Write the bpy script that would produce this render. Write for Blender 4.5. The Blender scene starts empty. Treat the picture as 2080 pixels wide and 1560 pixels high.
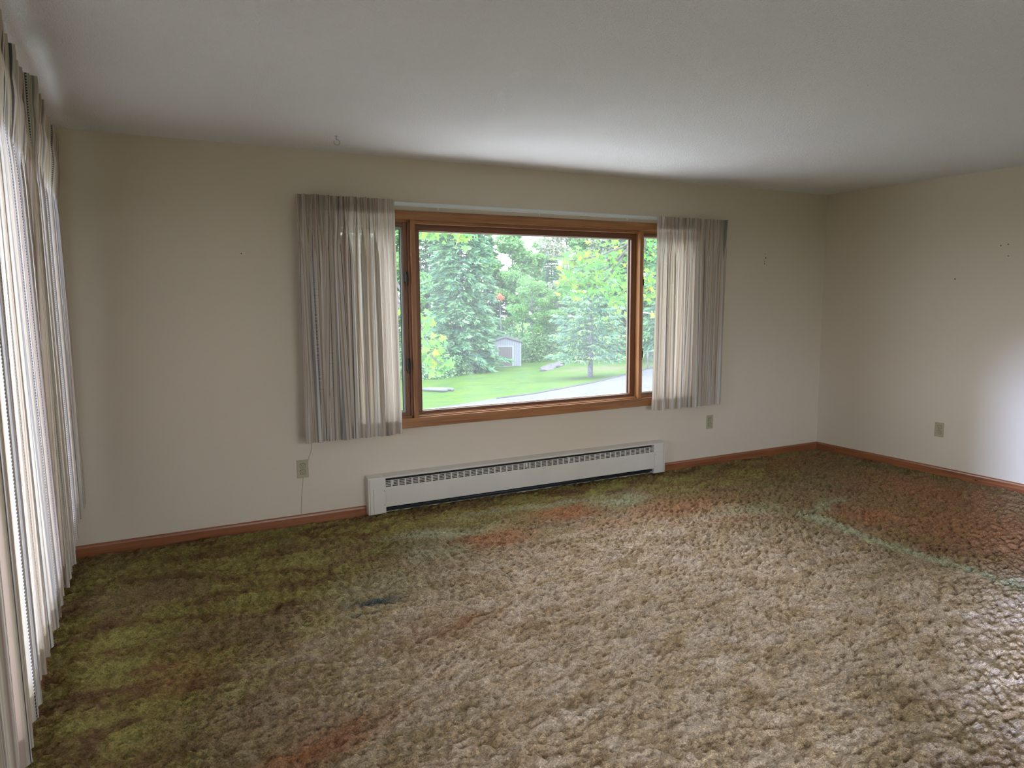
import bpy, math, random
import numpy as np
from mathutils import Vector, Matrix

# ------------------------------------------------------------------ camera
S = bpy.context.scene
COL = S.collection
F_PX = 1475.82
RT = np.array([0.88437233, -0.46673675, -0.00651038])
UP = np.array([0.06102193, 0.10177412, 0.99293421])
FW = np.array([0.4627763, 0.87852082, -0.11848739])
EYE = np.array([0.0, 0.0, 1.4693])
cam = bpy.data.cameras.new('camera')
cam.sensor_width = 36.0
cam.lens = 36.0 * F_PX / 2080.0
cam.clip_start = 0.02
cam.clip_end = 500
co = bpy.data.objects.new('camera', cam)
COL.objects.link(co)
M = Matrix([[RT[0], UP[0], -FW[0], EYE[0]], [RT[1], UP[1], -FW[1], EYE[1]], [RT[2], UP[2], -FW[2], EYE[2]], [0, 0, 0, 1]])
co.matrix_world = M
S.camera = co
S.view_settings.view_transform = 'Standard'
S.view_settings.look = 'None'
S.view_settings.gamma = 1
S.view_settings.exposure = 0.96
S.view_settings.use_curve_mapping = False
S.cycles.use_denoising = True
S.cycles.max_bounces = 12
S.cycles.diffuse_bounces = 6
S.cycles.transparent_max_bounces = 24
S.cycles.sample_clamp_indirect = 6.0

# ------------------------------------------------------------------ sky, sky glow lamp, daylight portals
SKY = 5.0
w = bpy.data.worlds.new('sky'); S.world = w; w.use_nodes = True
bg = w.node_tree.nodes['Background']
bg.inputs[0].default_value = (0.86, 0.93, 1.0, 1)
bg.inputs[1].default_value = SKY
sl = bpy.data.lights.new('sky_glow_lamp', 'SUN'); sl.energy = 4.5; sl.angle = math.radians(6); sl.color = (0.46, 0.58, 1.0)  # sun lamp stands in for bright low sky, makes the right wall patch
so = bpy.data.objects.new('sky_glow_lamp', sl); COL.objects.link(so)
so.rotation_euler = Vector((6.25, 3.0, -1.1)).to_track_quat('-Z', 'Y').to_euler()

# room numbers (metres)
XL, XR, D, H = -0.392, 5.8595, 4.7732, 2.40
YB = -2.6                      # wall behind the camera
WX0, WX1, WZ0, WZ1 = 1.20, 4.22, 0.625, 2.00         # opening, far wall
LY0, LY1, LZ0, LZ1 = 1.75, 4.12, 0.50, 2.05          # opening, left wall (curtained)
NY0, NY1, NZ0, NZ1 = -1.85, 0.0, 0.35, 2.10         # opening, left wall near the camera
RX0, RX1, RZ0, RZ1 = 1.3, 4.2, 0.30, 2.10            # opening of the added window, wall behind the camera

def portal(name, loc, rot, sx, sy):
    l = bpy.data.lights.new(name, 'AREA'); l.shape = 'RECTANGLE'; l.size = sx; l.size_y = sy
    l.cycles.is_portal = True
    o = bpy.data.objects.new(name, l); COL.objects.link(o); o.location = loc; o.rotation_euler = rot
portal('daylight_portal_far', ((WX0+WX1)/2, D+0.16, (WZ0+WZ1)/2), (math.radians(-90), 0, 0), WX1-WX0, WZ1-WZ0)
portal('daylight_portal_left', (XL-0.16, (LY0+LY1)/2, (LZ0+LZ1)/2), (0, math.radians(-90), 0), LZ1-LZ0, LY1-LY0)
portal('daylight_portal_near', (XL-0.16, (NY0+NY1)/2, (NZ0+NZ1)/2), (0, math.radians(-90), 0), NZ1-NZ0, NY1-NY0)
portal('daylight_portal_rear', ((RX0+RX1)/2, YB-0.16, (RZ0+RZ1)/2), (math.radians(90), 0, 0), RX1-RX0, RZ1-RZ0)

# ------------------------------------------------------------------ helpers
def tag(o, label=None, cat=None, group=None, kind=None):
    if label: o['label'] = label
    if cat: o['category'] = cat
    if group: o['group'] = group
    if kind: o['kind'] = kind
    return o

def empty(name, loc, rz=0.0):
    o = bpy.data.objects.new(name, None); COL.objects.link(o)
    o.location = loc; o.rotation_euler = (0, 0, rz); o.empty_display_size = 0.1
    return o

class MB:
    def __init__(s): s.v = []; s.f = []; s.m = []; s.sm = []
    def add(s, v, f, mi=0, smooth=False):
        n = len(s.v); s.v += [tuple(p) for p in v]; s.f += [tuple(i+n for i in q) for q in f]
        s.m += [mi]*len(f); s.sm += [smooth]*len(f)
    def box(s, x0, x1, y0, y1, z0, z1, mi=0):
        v = [(x0,y0,z0),(x1,y0,z0),(x1,y1,z0),(x0,y1,z0),(x0,y0,z1),(x1,y0,z1),(x1,y1,z1),(x0,y1,z1)]
        s.add(v, [(0,3,2,1),(4,5,6,7),(0,1,5,4),(1,2,6,5),(2,3,7,6),(3,0,4,7)], mi)
        return s
    def tube(s, pts, rad, n=8, mi=0, cap=True):
        pts = [Vector(p) for p in pts]
        if not hasattr(rad, '__len__'): rad = [rad]*len(pts)
        rings = []
        t0 = (pts[1]-pts[0]).normalized()
        a = Vector((0,0,1)) if abs(t0.z) < .9 else Vector((1,0,0))
        nrm = t0.cross(a).normalized()
        for i, p in enumerate(pts):
            t = (pts[min(i+1, len(pts)-1)] - pts[max(i-1, 0)]).normalized()
            nrm = (nrm - t*nrm.dot(t)).normalized(); b = t.cross(nrm)
            rings.append([p + (nrm*math.cos(2*math.pi*k/n) + b*math.sin(2*math.pi*k/n))*rad[i] for k in range(n)])
        v = [q for r in rings for q in r]
        f = [(i*n+k, i*n+(k+1) % n, (i+1)*n+(k+1) % n, (i+1)*n+k) for i in range(len(pts)-1) for k in range(n)]
        if cap: f += [tuple(range(n))[::-1], tuple((len(pts)-1)*n+k for k in range(n))]
        s.add(v, f, mi, True)
        return s
    def extrude(s, prof, axis, a, b, mi=0):
        """closed profile [(p,q)] swept along axis ('x': prof=(y,z); 'y': prof=(x,z)) from a to b"""
        n = len(prof)
        if axis == 'x': v = [(a, p, q) for p, q in prof] + [(b, p, q) for p, q in prof]
        else: v = [(p, a, q) for p, q in prof] + [(p, b, q) for p, q in prof]
        f = [(i, (i+1) % n, n+(i+1) % n, n+i) for i in range(n)] + [tuple(range(n))[::-1], tuple(range(n, 2*n))]
        s.add(v, f, mi)
        return s
    def build(s, name, mats, parent=None, bevel=0.0, recalc=True):
        me = bpy.data.meshes.new(name); me.from_pydata(s.v, [], s.f)
        if not isinstance(mats, (list, tuple)): mats = [mats]
        for m in mats: me.materials.append(m)
        me.polygons.foreach_set('material_index', s.m)
        me.polygons.foreach_set('use_smooth', s.sm)
        if recalc:
            import bmesh
            bm = bmesh.new(); bm.from_mesh(me); bmesh.ops.recalc_face_normals(bm, faces=bm.faces); bm.to_mesh(me); bm.free()
        me.update()
        o = bpy.data.objects.new(name, me); COL.objects.link(o)
        if parent: o.parent = parent
        if bevel:
            b = o.modifiers.new('bevel', 'BEVEL'); b.width = bevel; b.segments = 2; b.limit_method = 'ANGLE'
        return o

def fast_mesh(name, V, Fq, mat, parent=None, smooth=False, uv=None):
    """V (n,3), Fq (m,k) arrays"""
    me = bpy.data.meshes.new(name)
    V = np.asarray(V, dtype=np.float32); Fq = np.asarray(Fq, dtype=np.int32); k = Fq.shape[1]
    me.vertices.add(len(V)); me.vertices.foreach_set('co', V.ravel())
    me.loops.add(Fq.size); me.loops.foreach_set('vertex_index', Fq.ravel())
    me.polygons.add(len(Fq)); me.polygons.foreach_set('loop_start', np.arange(len(Fq), dtype=np.int32)*k)
    try: me.polygons.foreach_set('loop_total', np.full(len(Fq), k, dtype=np.int32))
    except Exception: pass
    me.polygons.foreach_set('use_smooth', np.full(len(Fq), smooth))
    me.update(calc_edges=True)
    if uv is not None:
        l = me.uv_layers.new(name='UVMap'); l.data.foreach_set('uv', np.asarray(uv, dtype=np.float32)[Fq.ravel()].ravel())
    me.materials.append(mat)
    o = bpy.data.objects.new(name, me); COL.objects.link(o)
    if parent: o.parent = parent
    return o

# ------------------------------------------------------------------ materials
def new_mat(name):
    m = bpy.data.materials.new(name); m.use_nodes = True
    nt = m.node_tree; b = nt.nodes['Principled BSDF']
    return m, nt, b
def N(nt, t, **k):
    n = nt.nodes.new(t)
    for a, v in k.items():
        if a in n.inputs: n.inputs[a].default_value = v
        else: setattr(n, a, v)
    return n
def L(nt, a, b): nt.links.new(a, b)
def ramp(nt, stops, interp='LINEAR'):
    r = nt.nodes.new('ShaderNodeValToRGB'); cr = r.color_ramp; cr.interpolation = interp
    while len(cr.elements) < len(stops): cr.elements.new(0.5)
    for e, (p, c) in zip(cr.elements, stops): e.position = p; e.color = (*c, 1)
    return r
def coords(nt, scale=(1,1,1), kind='Object'):
    tc = nt.nodes.new('ShaderNodeTexCoord'); mp = nt.nodes.new('ShaderNodeMapping')
    mp.inputs['Scale'].default_value = scale; L(nt, tc.outputs[kind], mp.inputs['Vector'])
    return mp.outputs['Vector']
def noise(nt, vec, scale, detail=3, rough=.5, dist=0):
    n = N(nt, 'ShaderNodeTexNoise'); n.inputs['Scale'].default_value = scale; n.inputs['Detail'].default_value = detail
    n.inputs['Roughness'].default_value = rough; n.inputs['Distortion'].default_value = dist
    L(nt, vec, n.inputs['Vector']); return n
def bump(nt, h, b, strength, dist=0.01):
    n = N(nt, 'ShaderNodeBump'); n.inputs['Strength'].default_value = strength; n.inputs['Distance'].default_value = dist
    L(nt, h, n.inputs['Height']); L(nt, n.outputs[0], b.inputs['Normal']); return n
def plain(name, c, rough=.5, metal=0.0, var=0.06, vs=6, bs=0.0, spec=.5):
    m, nt, b = new_mat(name); v = coords(nt)
    n = noise(nt, v, vs); c0 = tuple(x*(1-var) for x in c); c1 = tuple(min(1, x*(1+var)) for x in c)
    r = ramp(nt, [(.3, c0), (.7, c1)]); L(nt, n.outputs['Fac'], r.inputs[0]); L(nt, r.outputs[0], b.inputs['Base Color'])
    b.inputs['Roughness'].default_value = rough; b.inputs['Metallic'].default_value = metal; b.inputs['Specular IOR Level'].default_value = spec
    if bs:
        n2 = noise(nt, v, 160, 4); bump(nt, n2.outputs['Fac'], b, bs, .002)
    return m

def wood(name, c0, c1, c2, axis, rough=.42):
    m, nt, b = new_mat(name)
    sc = {'x': (1.6, 34, 34), 'y': (34, 1.6, 34), 'z': (34, 34, 1.6)}[axis]
    v = coords(nt, sc, 'Object')
    n = noise(nt, v, 1.0, 6, .6, .6)
    r = ramp(nt, [(.32, c0), (.5, c1), (.68, c2)]); L(nt, n.outputs['Fac'], r.inputs[0])
    L(nt, r.outputs[0], b.inputs['Base Color']); b.inputs['Roughness'].default_value = rough
    bump(nt, n.outputs['Fac'], b, .12, .002)
    return m

WALLC = (0.60, 0.525, 0.42)
def wall_mat(name, spots=()):
    m, nt, b = new_mat(name); v = coords(nt)
    n = noise(nt, v, 1.3, 4); r = ramp(nt, [(.3, tuple(x*.97 for x in WALLC)), (.7, WALLC)])
    L(nt, n.outputs['Fac'], r.inputs[0]); col = r.outputs[0]
    for (p, rad) in spots:       # nail holes and scuffs left in the plaster
        d = N(nt, 'ShaderNodeVectorMath', operation='DISTANCE'); L(nt, v, d.inputs[0]); d.inputs[1].default_value = p
        lt = N(nt, 'ShaderNodeMath', operation='LESS_THAN'); L(nt, d.outputs['Value'], lt.inputs[0]); lt.inputs[1].default_value = rad
        mx = N(nt, 'ShaderNodeMix', data_type='RGBA'); L(nt, lt.outputs[0], mx.inputs['Factor']); L(nt, col, mx.inputs['A'])
        mx.inputs['B'].default_value = (.07, .05, .035, 1); col = mx.outputs['Result']
    L(nt, col, b.inputs['Base Color']); b.inputs['Roughness'].default_value = .55
    n2 = noise(nt, v, 90, 3); bump(nt, n2.outputs['Fac'], b, .08, .002)
    return m

MT = {}
MT['wall'] = wall_mat('wall_paint')
MT['wall_far'] = wall_mat('wall_paint_far', [((.643, D-.0, 1.747), .004), ((5.082, D, 1.839), .004), ((5.092, D, 1.804), .007), ((5.08, D, 1.752), .005), ((5.08, D, 1.77), .004)])
MT['wall_right'] = wall_mat('wall_paint_right', [((XR, 3.528, 1.590), .006), ((XR, 3.147, 1.839), .005), ((XR, 3.20, 1.832), .005), ((XR, 3.141, 1.752), .004)])
def ceiling_mat():
    m, nt, b = new_mat('textured_ceiling'); v = coords(nt)
    n = noise(nt, v, .8, 3); r = ramp(nt, [(.3, (.79, .79, .80)), (.7, (.83, .83, .84))])
    L(nt, n.outputs['Fac'], r.inputs[0]); L(nt, r.outputs[0], b.inputs['Base Color']); b.inputs['Roughness'].default_value = .8
    n2 = noise(nt, v, 75, 4, .6); n3 = noise(nt, v, 170, 2, .5)
    a = N(nt, 'ShaderNodeMath', operation='ADD'); L(nt, n2.outputs['Fac'], a.inputs[0]); L(nt, n3.outputs['Fac'], a.inputs[1])
    bump(nt, a.outputs[0], b, .6, .014); return m
MT['ceiling'] = ceiling_mat()
for ax in 'xyz':
    MT['wood_'+ax] = wood('window_wood_'+ax, (.20, .075, .022), (.31, .13, .045), (.40, .19, .075), ax, .36)
    MT['sash_'+ax] = wood('sash_wood_'+ax, (.11, .042, .02), (.17, .066, .03), (.22, .095, .045), ax, .4)
    MT['base_'+ax] = wood('baseboard_wood_'+ax, (.17, .055, .022), (.25, .09, .036), (.31, .125, .05), ax, .3)
MT['white_metal'] = plain('white_enamel', (.60, .56, .50), .4, var=.03)
MT['rod'] = plain('rod_enamel', (.62, .66, .68), .3, var=.03)
MT['dark'] = plain('heater_dark_inside', (.012, .013, .014), .7)
MT['fin'] = plain('heater_fins', (.05, .055, .06), .5, .6)
MT['almond'] = plain('almond_plastic', (.36, .32, .21), .4, var=.04)
MT['slot'] = plain('slot_dark', (.03, .022, .012), .6)
MT['steel'] = plain('screw_steel', (.35, .32, .27), .35, .8)
MT['latch'] = plain('dark_bronze', (.018, .016, .015), .4, .5)
MT['grey_metal'] = plain('screen_frame_grey', (.30, .31, .30), .4, .2)
MT['gasket'] = plain('black_gasket', (.012, .012, .013), .6)
MT['glazing'] = plain('glazing_strip', (.62, .62, .58), .3, .1)
MT['weathered'] = plain('weathered_outer_trim', (.26, .16, .11), .8, var=.6, vs=30)
MT['outer'] = plain('outer_trim_paint', (.62, .60, .52), .7, var=.1)
MT['wire'] = plain('wire_grey', (.22, .19, .15), .6)
MT['hook'] = plain('painted_hook', (.42, .41, .40), .35, .3)
MT['leafdry'] = plain('dry_leaf', (.03, .018, .01), .8)

def glass_mat():
    m = bpy.data.materials.new('hazy_window_glass'); m.use_nodes = True; nt = m.node_tree
    nt.nodes.remove(nt.nodes['Principled BSDF']); out = nt.nodes['Material Output']
    tr = N(nt, 'ShaderNodeBsdfTransparent'); gl = N(nt, 'ShaderNodeBsdfGlossy'); gl.inputs['Roughness'].default_value = .02
    fr = N(nt, 'ShaderNodeFresnel'); fr.inputs['IOR'].default_value = 1.45
    mx = N(nt, 'ShaderNodeMixShader'); L(nt, fr.outputs[0], mx.inputs[0]); L(nt, tr.outputs[0], mx.inputs[1]); L(nt, gl.outputs[0], mx.inputs[2])
    tl = N(nt, 'ShaderNodeBsdfTranslucent'); tl.inputs['Color'].default_value = (.9, .95, 1, 1)
    v = coords(nt, (1, 1, .6)); n = noise(nt, v, 3, 4); r = ramp(nt, [(.3, (.03,)*3), (.7, (.06,)*3)]); L(nt, n.outputs['Fac'], r.inputs[0])
    m2 = N(nt, 'ShaderNodeMixShader'); L(nt, r.outputs[0], m2.inputs[0]); L(nt, mx.outputs[0], m2.inputs[1]); L(nt, tl.outputs[0], m2.inputs[2])  # translucent share puts a washed-out haze over the view into the glass
    L(nt, m2.outputs[0], out.inputs['Surface']); return m
MT['glass'] = glass_mat()

def curtain_mat():
    m = bpy.data.materials.new('striped_sheer_weave'); m.use_nodes = True; nt = m.node_tree
    nt.nodes.remove(nt.nodes['Principled BSDF']); out = nt.nodes['Material Output']
    tc = N(nt, 'ShaderNodeTexCoord'); sp = N(nt, 'ShaderNodeSeparateXYZ'); L(nt, tc.outputs['UV'], sp.inputs[0])
    def fract(period, off=0.0):
        a = N(nt, 'ShaderNodeMath', operation='MULTIPLY_ADD'); L(nt, sp.outputs[0], a.inputs[0]); a.inputs[1].default_value = 1/period; a.inputs[2].default_value = off
        f = N(nt, 'ShaderNodeMath', operation='FRACT'); L(nt, a.outputs[0], f.inputs[0]); return f.outputs[0]
    cr = (.60, .53, .44); tan = (.44, .33, .24); gy = (.33, .31, .30); pk = (.52, .40, .35); dk = (.13, .12, .13); wh = (.68, .63, .57)
    r = ramp(nt, [(0, cr), (.07, tan), (.10, cr), (.17, wh), (.26, gy), (.285, cr), (.36, pk), (.42, cr), (.47, dk), (.49, wh), (.56, tan), (.585, cr), (.64, gy), (.70, cr), (.80, pk), (.83, wh), (.90, gy), (.92, cr)], 'CONSTANT')
    L(nt, fract(.115), r.inputs[0])
    r2 = ramp(nt, [(0, (1,)*3), (.30, (.86,)*3), (.40, (1,)*3), (.62, (.80, .78, .76)), (.68, (1,)*3), (.88, (.90,)*3)], 'CONSTANT'); L(nt, fract(.0235, .3), r2.inputs[0])
    mu = N(nt, 'ShaderNodeMix', data_type='RGBA', blend_type='MULTIPLY'); mu.inputs['Factor'].default_value = 1
    L(nt, r.outputs[0], mu.inputs['A']); L(nt, r2.outputs[0], mu.inputs['B'])
    # loose dark dashed thread
    fz = N(nt, 'ShaderNodeMath', operation='MULTIPLY'); L(nt, sp.outputs[1], fz.inputs[0]); fz.inputs[1].default_value = 110
    fs = N(nt, 'ShaderNodeMath', operation='FRACT'); L(nt, fz.outputs[0], fs.inputs[0])
    g = N(nt, 'ShaderNodeMath', operation='GREATER_THAN'); L(nt, fs.outputs[0], g.inputs[0]); g.inputs[1].default_value = .45
    r3 = ramp(nt, [(0, (0,)*3), (.40, (1,)*3), (.425, (0,)*3)], 'CONSTANT'); L(nt, fract(.205, .13), r3.inputs[0])
    k = N(nt, 'ShaderNodeMath', operation='MULTIPLY'); L(nt, g.outputs[0], k.inputs[0]); L(nt, r3.outputs[0], k.inputs[1])
    m3 = N(nt, 'ShaderNodeMix', data_type='RGBA'); L(nt, k.outputs[0], m3.inputs['Factor']); L(nt, mu.outputs['Result'], m3.inputs['A']); m3.inputs['B'].default_value = (.07, .08, .11, 1)
    df = N(nt, 'ShaderNodeBsdfDiffuse'); tl = N(nt, 'ShaderNodeBsdfTranslucent'); tp = N(nt, 'ShaderNodeBsdfTransparent')
    L(nt, m3.outputs['Result'], df.inputs[0]); L(nt, m3.outputs['Result'], tl.inputs[0])
    a = N(nt, 'ShaderNodeMixShader'); a.inputs[0].default_value = .29; L(nt, df.outputs[0], a.inputs[1]); L(nt, tl.outputs[0], a.inputs[2])
    c = N(nt, 'ShaderNodeMixShader'); c.inputs[0].default_value = .05; L(nt, a.outputs[0], c.inputs[1]); L(nt, tp.outputs[0], c.inputs[2])
    L(nt, c.outputs[0], out.inputs['Surface']); return m
MT['curtain'] = curtain_mat()

# ------------------------------------------------------------------ room shell
T = 0.20
def wall(name, axis, c, a0, a1, holes, mat, t=T):
    """wall with openings; axis 'y': plane y=c..c+t spanning x; axis 'x': plane x=c..c+t spanning y; one mesh"""
    b = MB()
    def put(p0, p1, z0, z1):
        if p1-p0 < 1e-6 or z1-z0 < 1e-6: return
        if axis == 'y': b.box(p0, p1, min(c, c+t), max(c, c+t), z0, z1)
        else: b.box(min(c, c+t), max(c, c+t), p0, p1, z0, z1)
    x = a0
    for (h0, h1, z0, z1) in holes:
        put(x, h0, -1.2, H+.2); put(h0, h1, -1.2, z0); put(h0, h1, z1, H+.2); x = h1
    put(x, a1, -1.2, H+.2)
    o = b.build(name, mat, recalc=False); tag(o, kind='structure'); return o
wall('wall_back', 'y', D, XL-T, XR+T, [(WX0, WX1, WZ0, WZ1)], MT['wall_far'])
wall('wall_left', 'x', XL, YB, D, [(NY0, NY1, NZ0, NZ1), (LY0, LY1, LZ0, LZ1)], MT['wall'], -T)
wall('wall_right', 'x', XR, YB, D, [], MT['wall_right'])
wall('wall_front', 'y', YB, XL-T, XR+T, [(RX0, RX1, RZ0, RZ1)], MT['wall'], -T)
b = MB(); b.box(XL, XR, YB, D, H, H+.18)
tag(b.build('ceiling', MT['ceiling']), kind='structure')

# ------------------------------------------------------------------ carpet floor: a displaced pile mesh
def vnoise(nx, ny, dx, dy, cell, seed, ang=0.0, asp=1.0):
    """smooth value noise on an nx x ny grid of spacing dx,dy (m); cell = feature size (m)"""
    rs = np.random.RandomState(seed)
    X, Y = np.meshgrid(np.arange(nx)*dx, np.arange(ny)*dy, indexing='ij')
    c, s = math.cos(ang), math.sin(ang)
    U = (X*c + Y*s)/(cell*asp) + 500; V = (-X*s + Y*c)/cell + 500
    tab = rs.rand(1024, 1024).astype(np.float32)
    iu = np.floor(U).astype(int); iv = np.floor(V).astype(int); fu = U-iu; fv = V-iv
    fu = fu*fu*(3-2*fu); fv = fv*fv*(3-2*fv); g = lambda a, b_: tab[a & 1023, b_ & 1023]
    return ((g(iu, iv)*(1-fu)+g(iu+1, iv)*fu)*(1-fv) + (g(iu, iv+1)*(1-fu)+g(iu+1, iv+1)*fu)*fv) - .5

def carpet_mat():
    m, nt, b = new_mat('sculpted_shag_carpet')
    v = coords(nt, (1, 1, 1)); vw = coords(nt, (1, 2.1, 1))
    def attr(n):
        a = N(nt, 'ShaderNodeAttribute'); a.attribute_name = n; return a.outputs['Fac']
    def mix(f, A, B):
        x = N(nt, 'ShaderNodeMix', data_type='RGBA'); L(nt, f, x.inputs['Factor'])
        for k, q in (('A', A), ('B', B)):
            if isinstance(q, tuple): x.inputs[k].default_value = (*q, 1)
            else: L(nt, q, x.inputs[k])
        return x.outputs['Result']
    n1 = noise(nt, vw, 2.2, 6, .68, .6)
    base = ramp(nt, [(.34, (.19, .16, .05)), (.46, (.26, .19, .08)), (.56, (.30, .19, .10)), (.68, (.15, .07, .032))]); L(nt, n1.outputs['Fac'], base.inputs[0])
    col = base.outputs[0]
    nz = noise(nt, vw, 5.5, 4, .65, .3)
    def modulated(name, lo=.25, hi=.75):
        r = N(nt, 'ShaderNodeMapRange'); L(nt, nz.outputs['Fac'], r.inputs['Value']); r.inputs['From Min'].default_value = lo; r.inputs['From Max'].default_value = hi
        r.inputs['To Min'].default_value = .55; r.inputs['To Max'].default_value = 1.35
        k = N(nt, 'ShaderNodeMath', operation='MULTIPLY', use_clamp=True); L(nt, r.outputs[0], k.inputs[0]); L(nt, attr(name), k.inputs[1]); return k.outputs[0]
    nb = noise(nt, vw, 3.1, 5, .66, .8); nc = noise(nt, vw, 4.3, 5, .66, .5)
    ol = ramp(nt, [(.34, (.15, .072, .032)), (.44, (.24, .15, .052)), (.54, (.32, .27, .074)), (.70, (.40, .36, .11))]); L(nt, nb.outputs['Fac'], ol.inputs[0])
    tn = ramp(nt, [(.32, (.58, .40, .24)), (.45, (.80, .60, .40)), (.56, (.92, .72, .55)), (.70, (.96, .78, .66))]); L(nt, nc.outputs['Fac'], tn.inputs[0])  # tan against olive also holds part of the bright-middle, dim-left lighting
    col = mix(modulated('olive'), col, ol.outputs[0])
    col = mix(modulated('tan'), col, tn.outputs[0])
    col = mix(modulated('rust'), col, (.42, .185, .085))
    col = mix(modulated('green'), col, (.46, .47, .29))
    col = mix(modulated('blue'), col, (.09, .12, .13))
    # broken tone of the yarn tips
    n2 = noise(nt, vw, 55, 4, .7); r2 = ramp(nt, [(.30, (.70,)*3), (.5, (1.05,)*3), (.70, (1.45, 1.4, 1.32))]); L(nt, n2.outputs['Fac'], r2.inputs[0])
    n3 = noise(nt, v, 150, 2, .6); r3 = ramp(nt, [(.3, (.60,)*3), (.7, (1.35,)*3)]); L(nt, n3.outputs['Fac'], r3.inputs[0])
    for rr in (r2, r3):
        x = N(nt, 'ShaderNodeMix', data_type='RGBA', blend_type='MULTIPLY'); x.inputs['Factor'].default_value = 1
        L(nt, col, x.inputs['A']); L(nt, rr.outputs[0], x.inputs['B']); col = x.outputs['Result']
    L(nt, col, b.inputs['Base Color']); b.inputs['Roughness'].default_value = .95
    b.inputs['Sheen Weight'].default_value = .08; b.inputs['Sheen Roughness'].default_value = .45; b.inputs['Sheen Tint'].default_value = (.9, .8, .7, 1)
    if 'Specular IOR Level' in b.inputs: b.inputs['Specular IOR Level'].default_value = .1
    n4 = noise(nt, v, 95, 3, .6); n5 = noise(nt, v, 260, 2, .6)
    a = N(nt, 'ShaderNodeMath', operation='ADD'); L(nt, n4.outputs['Fac'], a.inputs[0]); L(nt, n5.outputs['Fac'], a.inputs[1])
    bump(nt, a.outputs[0], b, .85, .024)
    return m
MT['carpet'] = carpet_mat()

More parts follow.
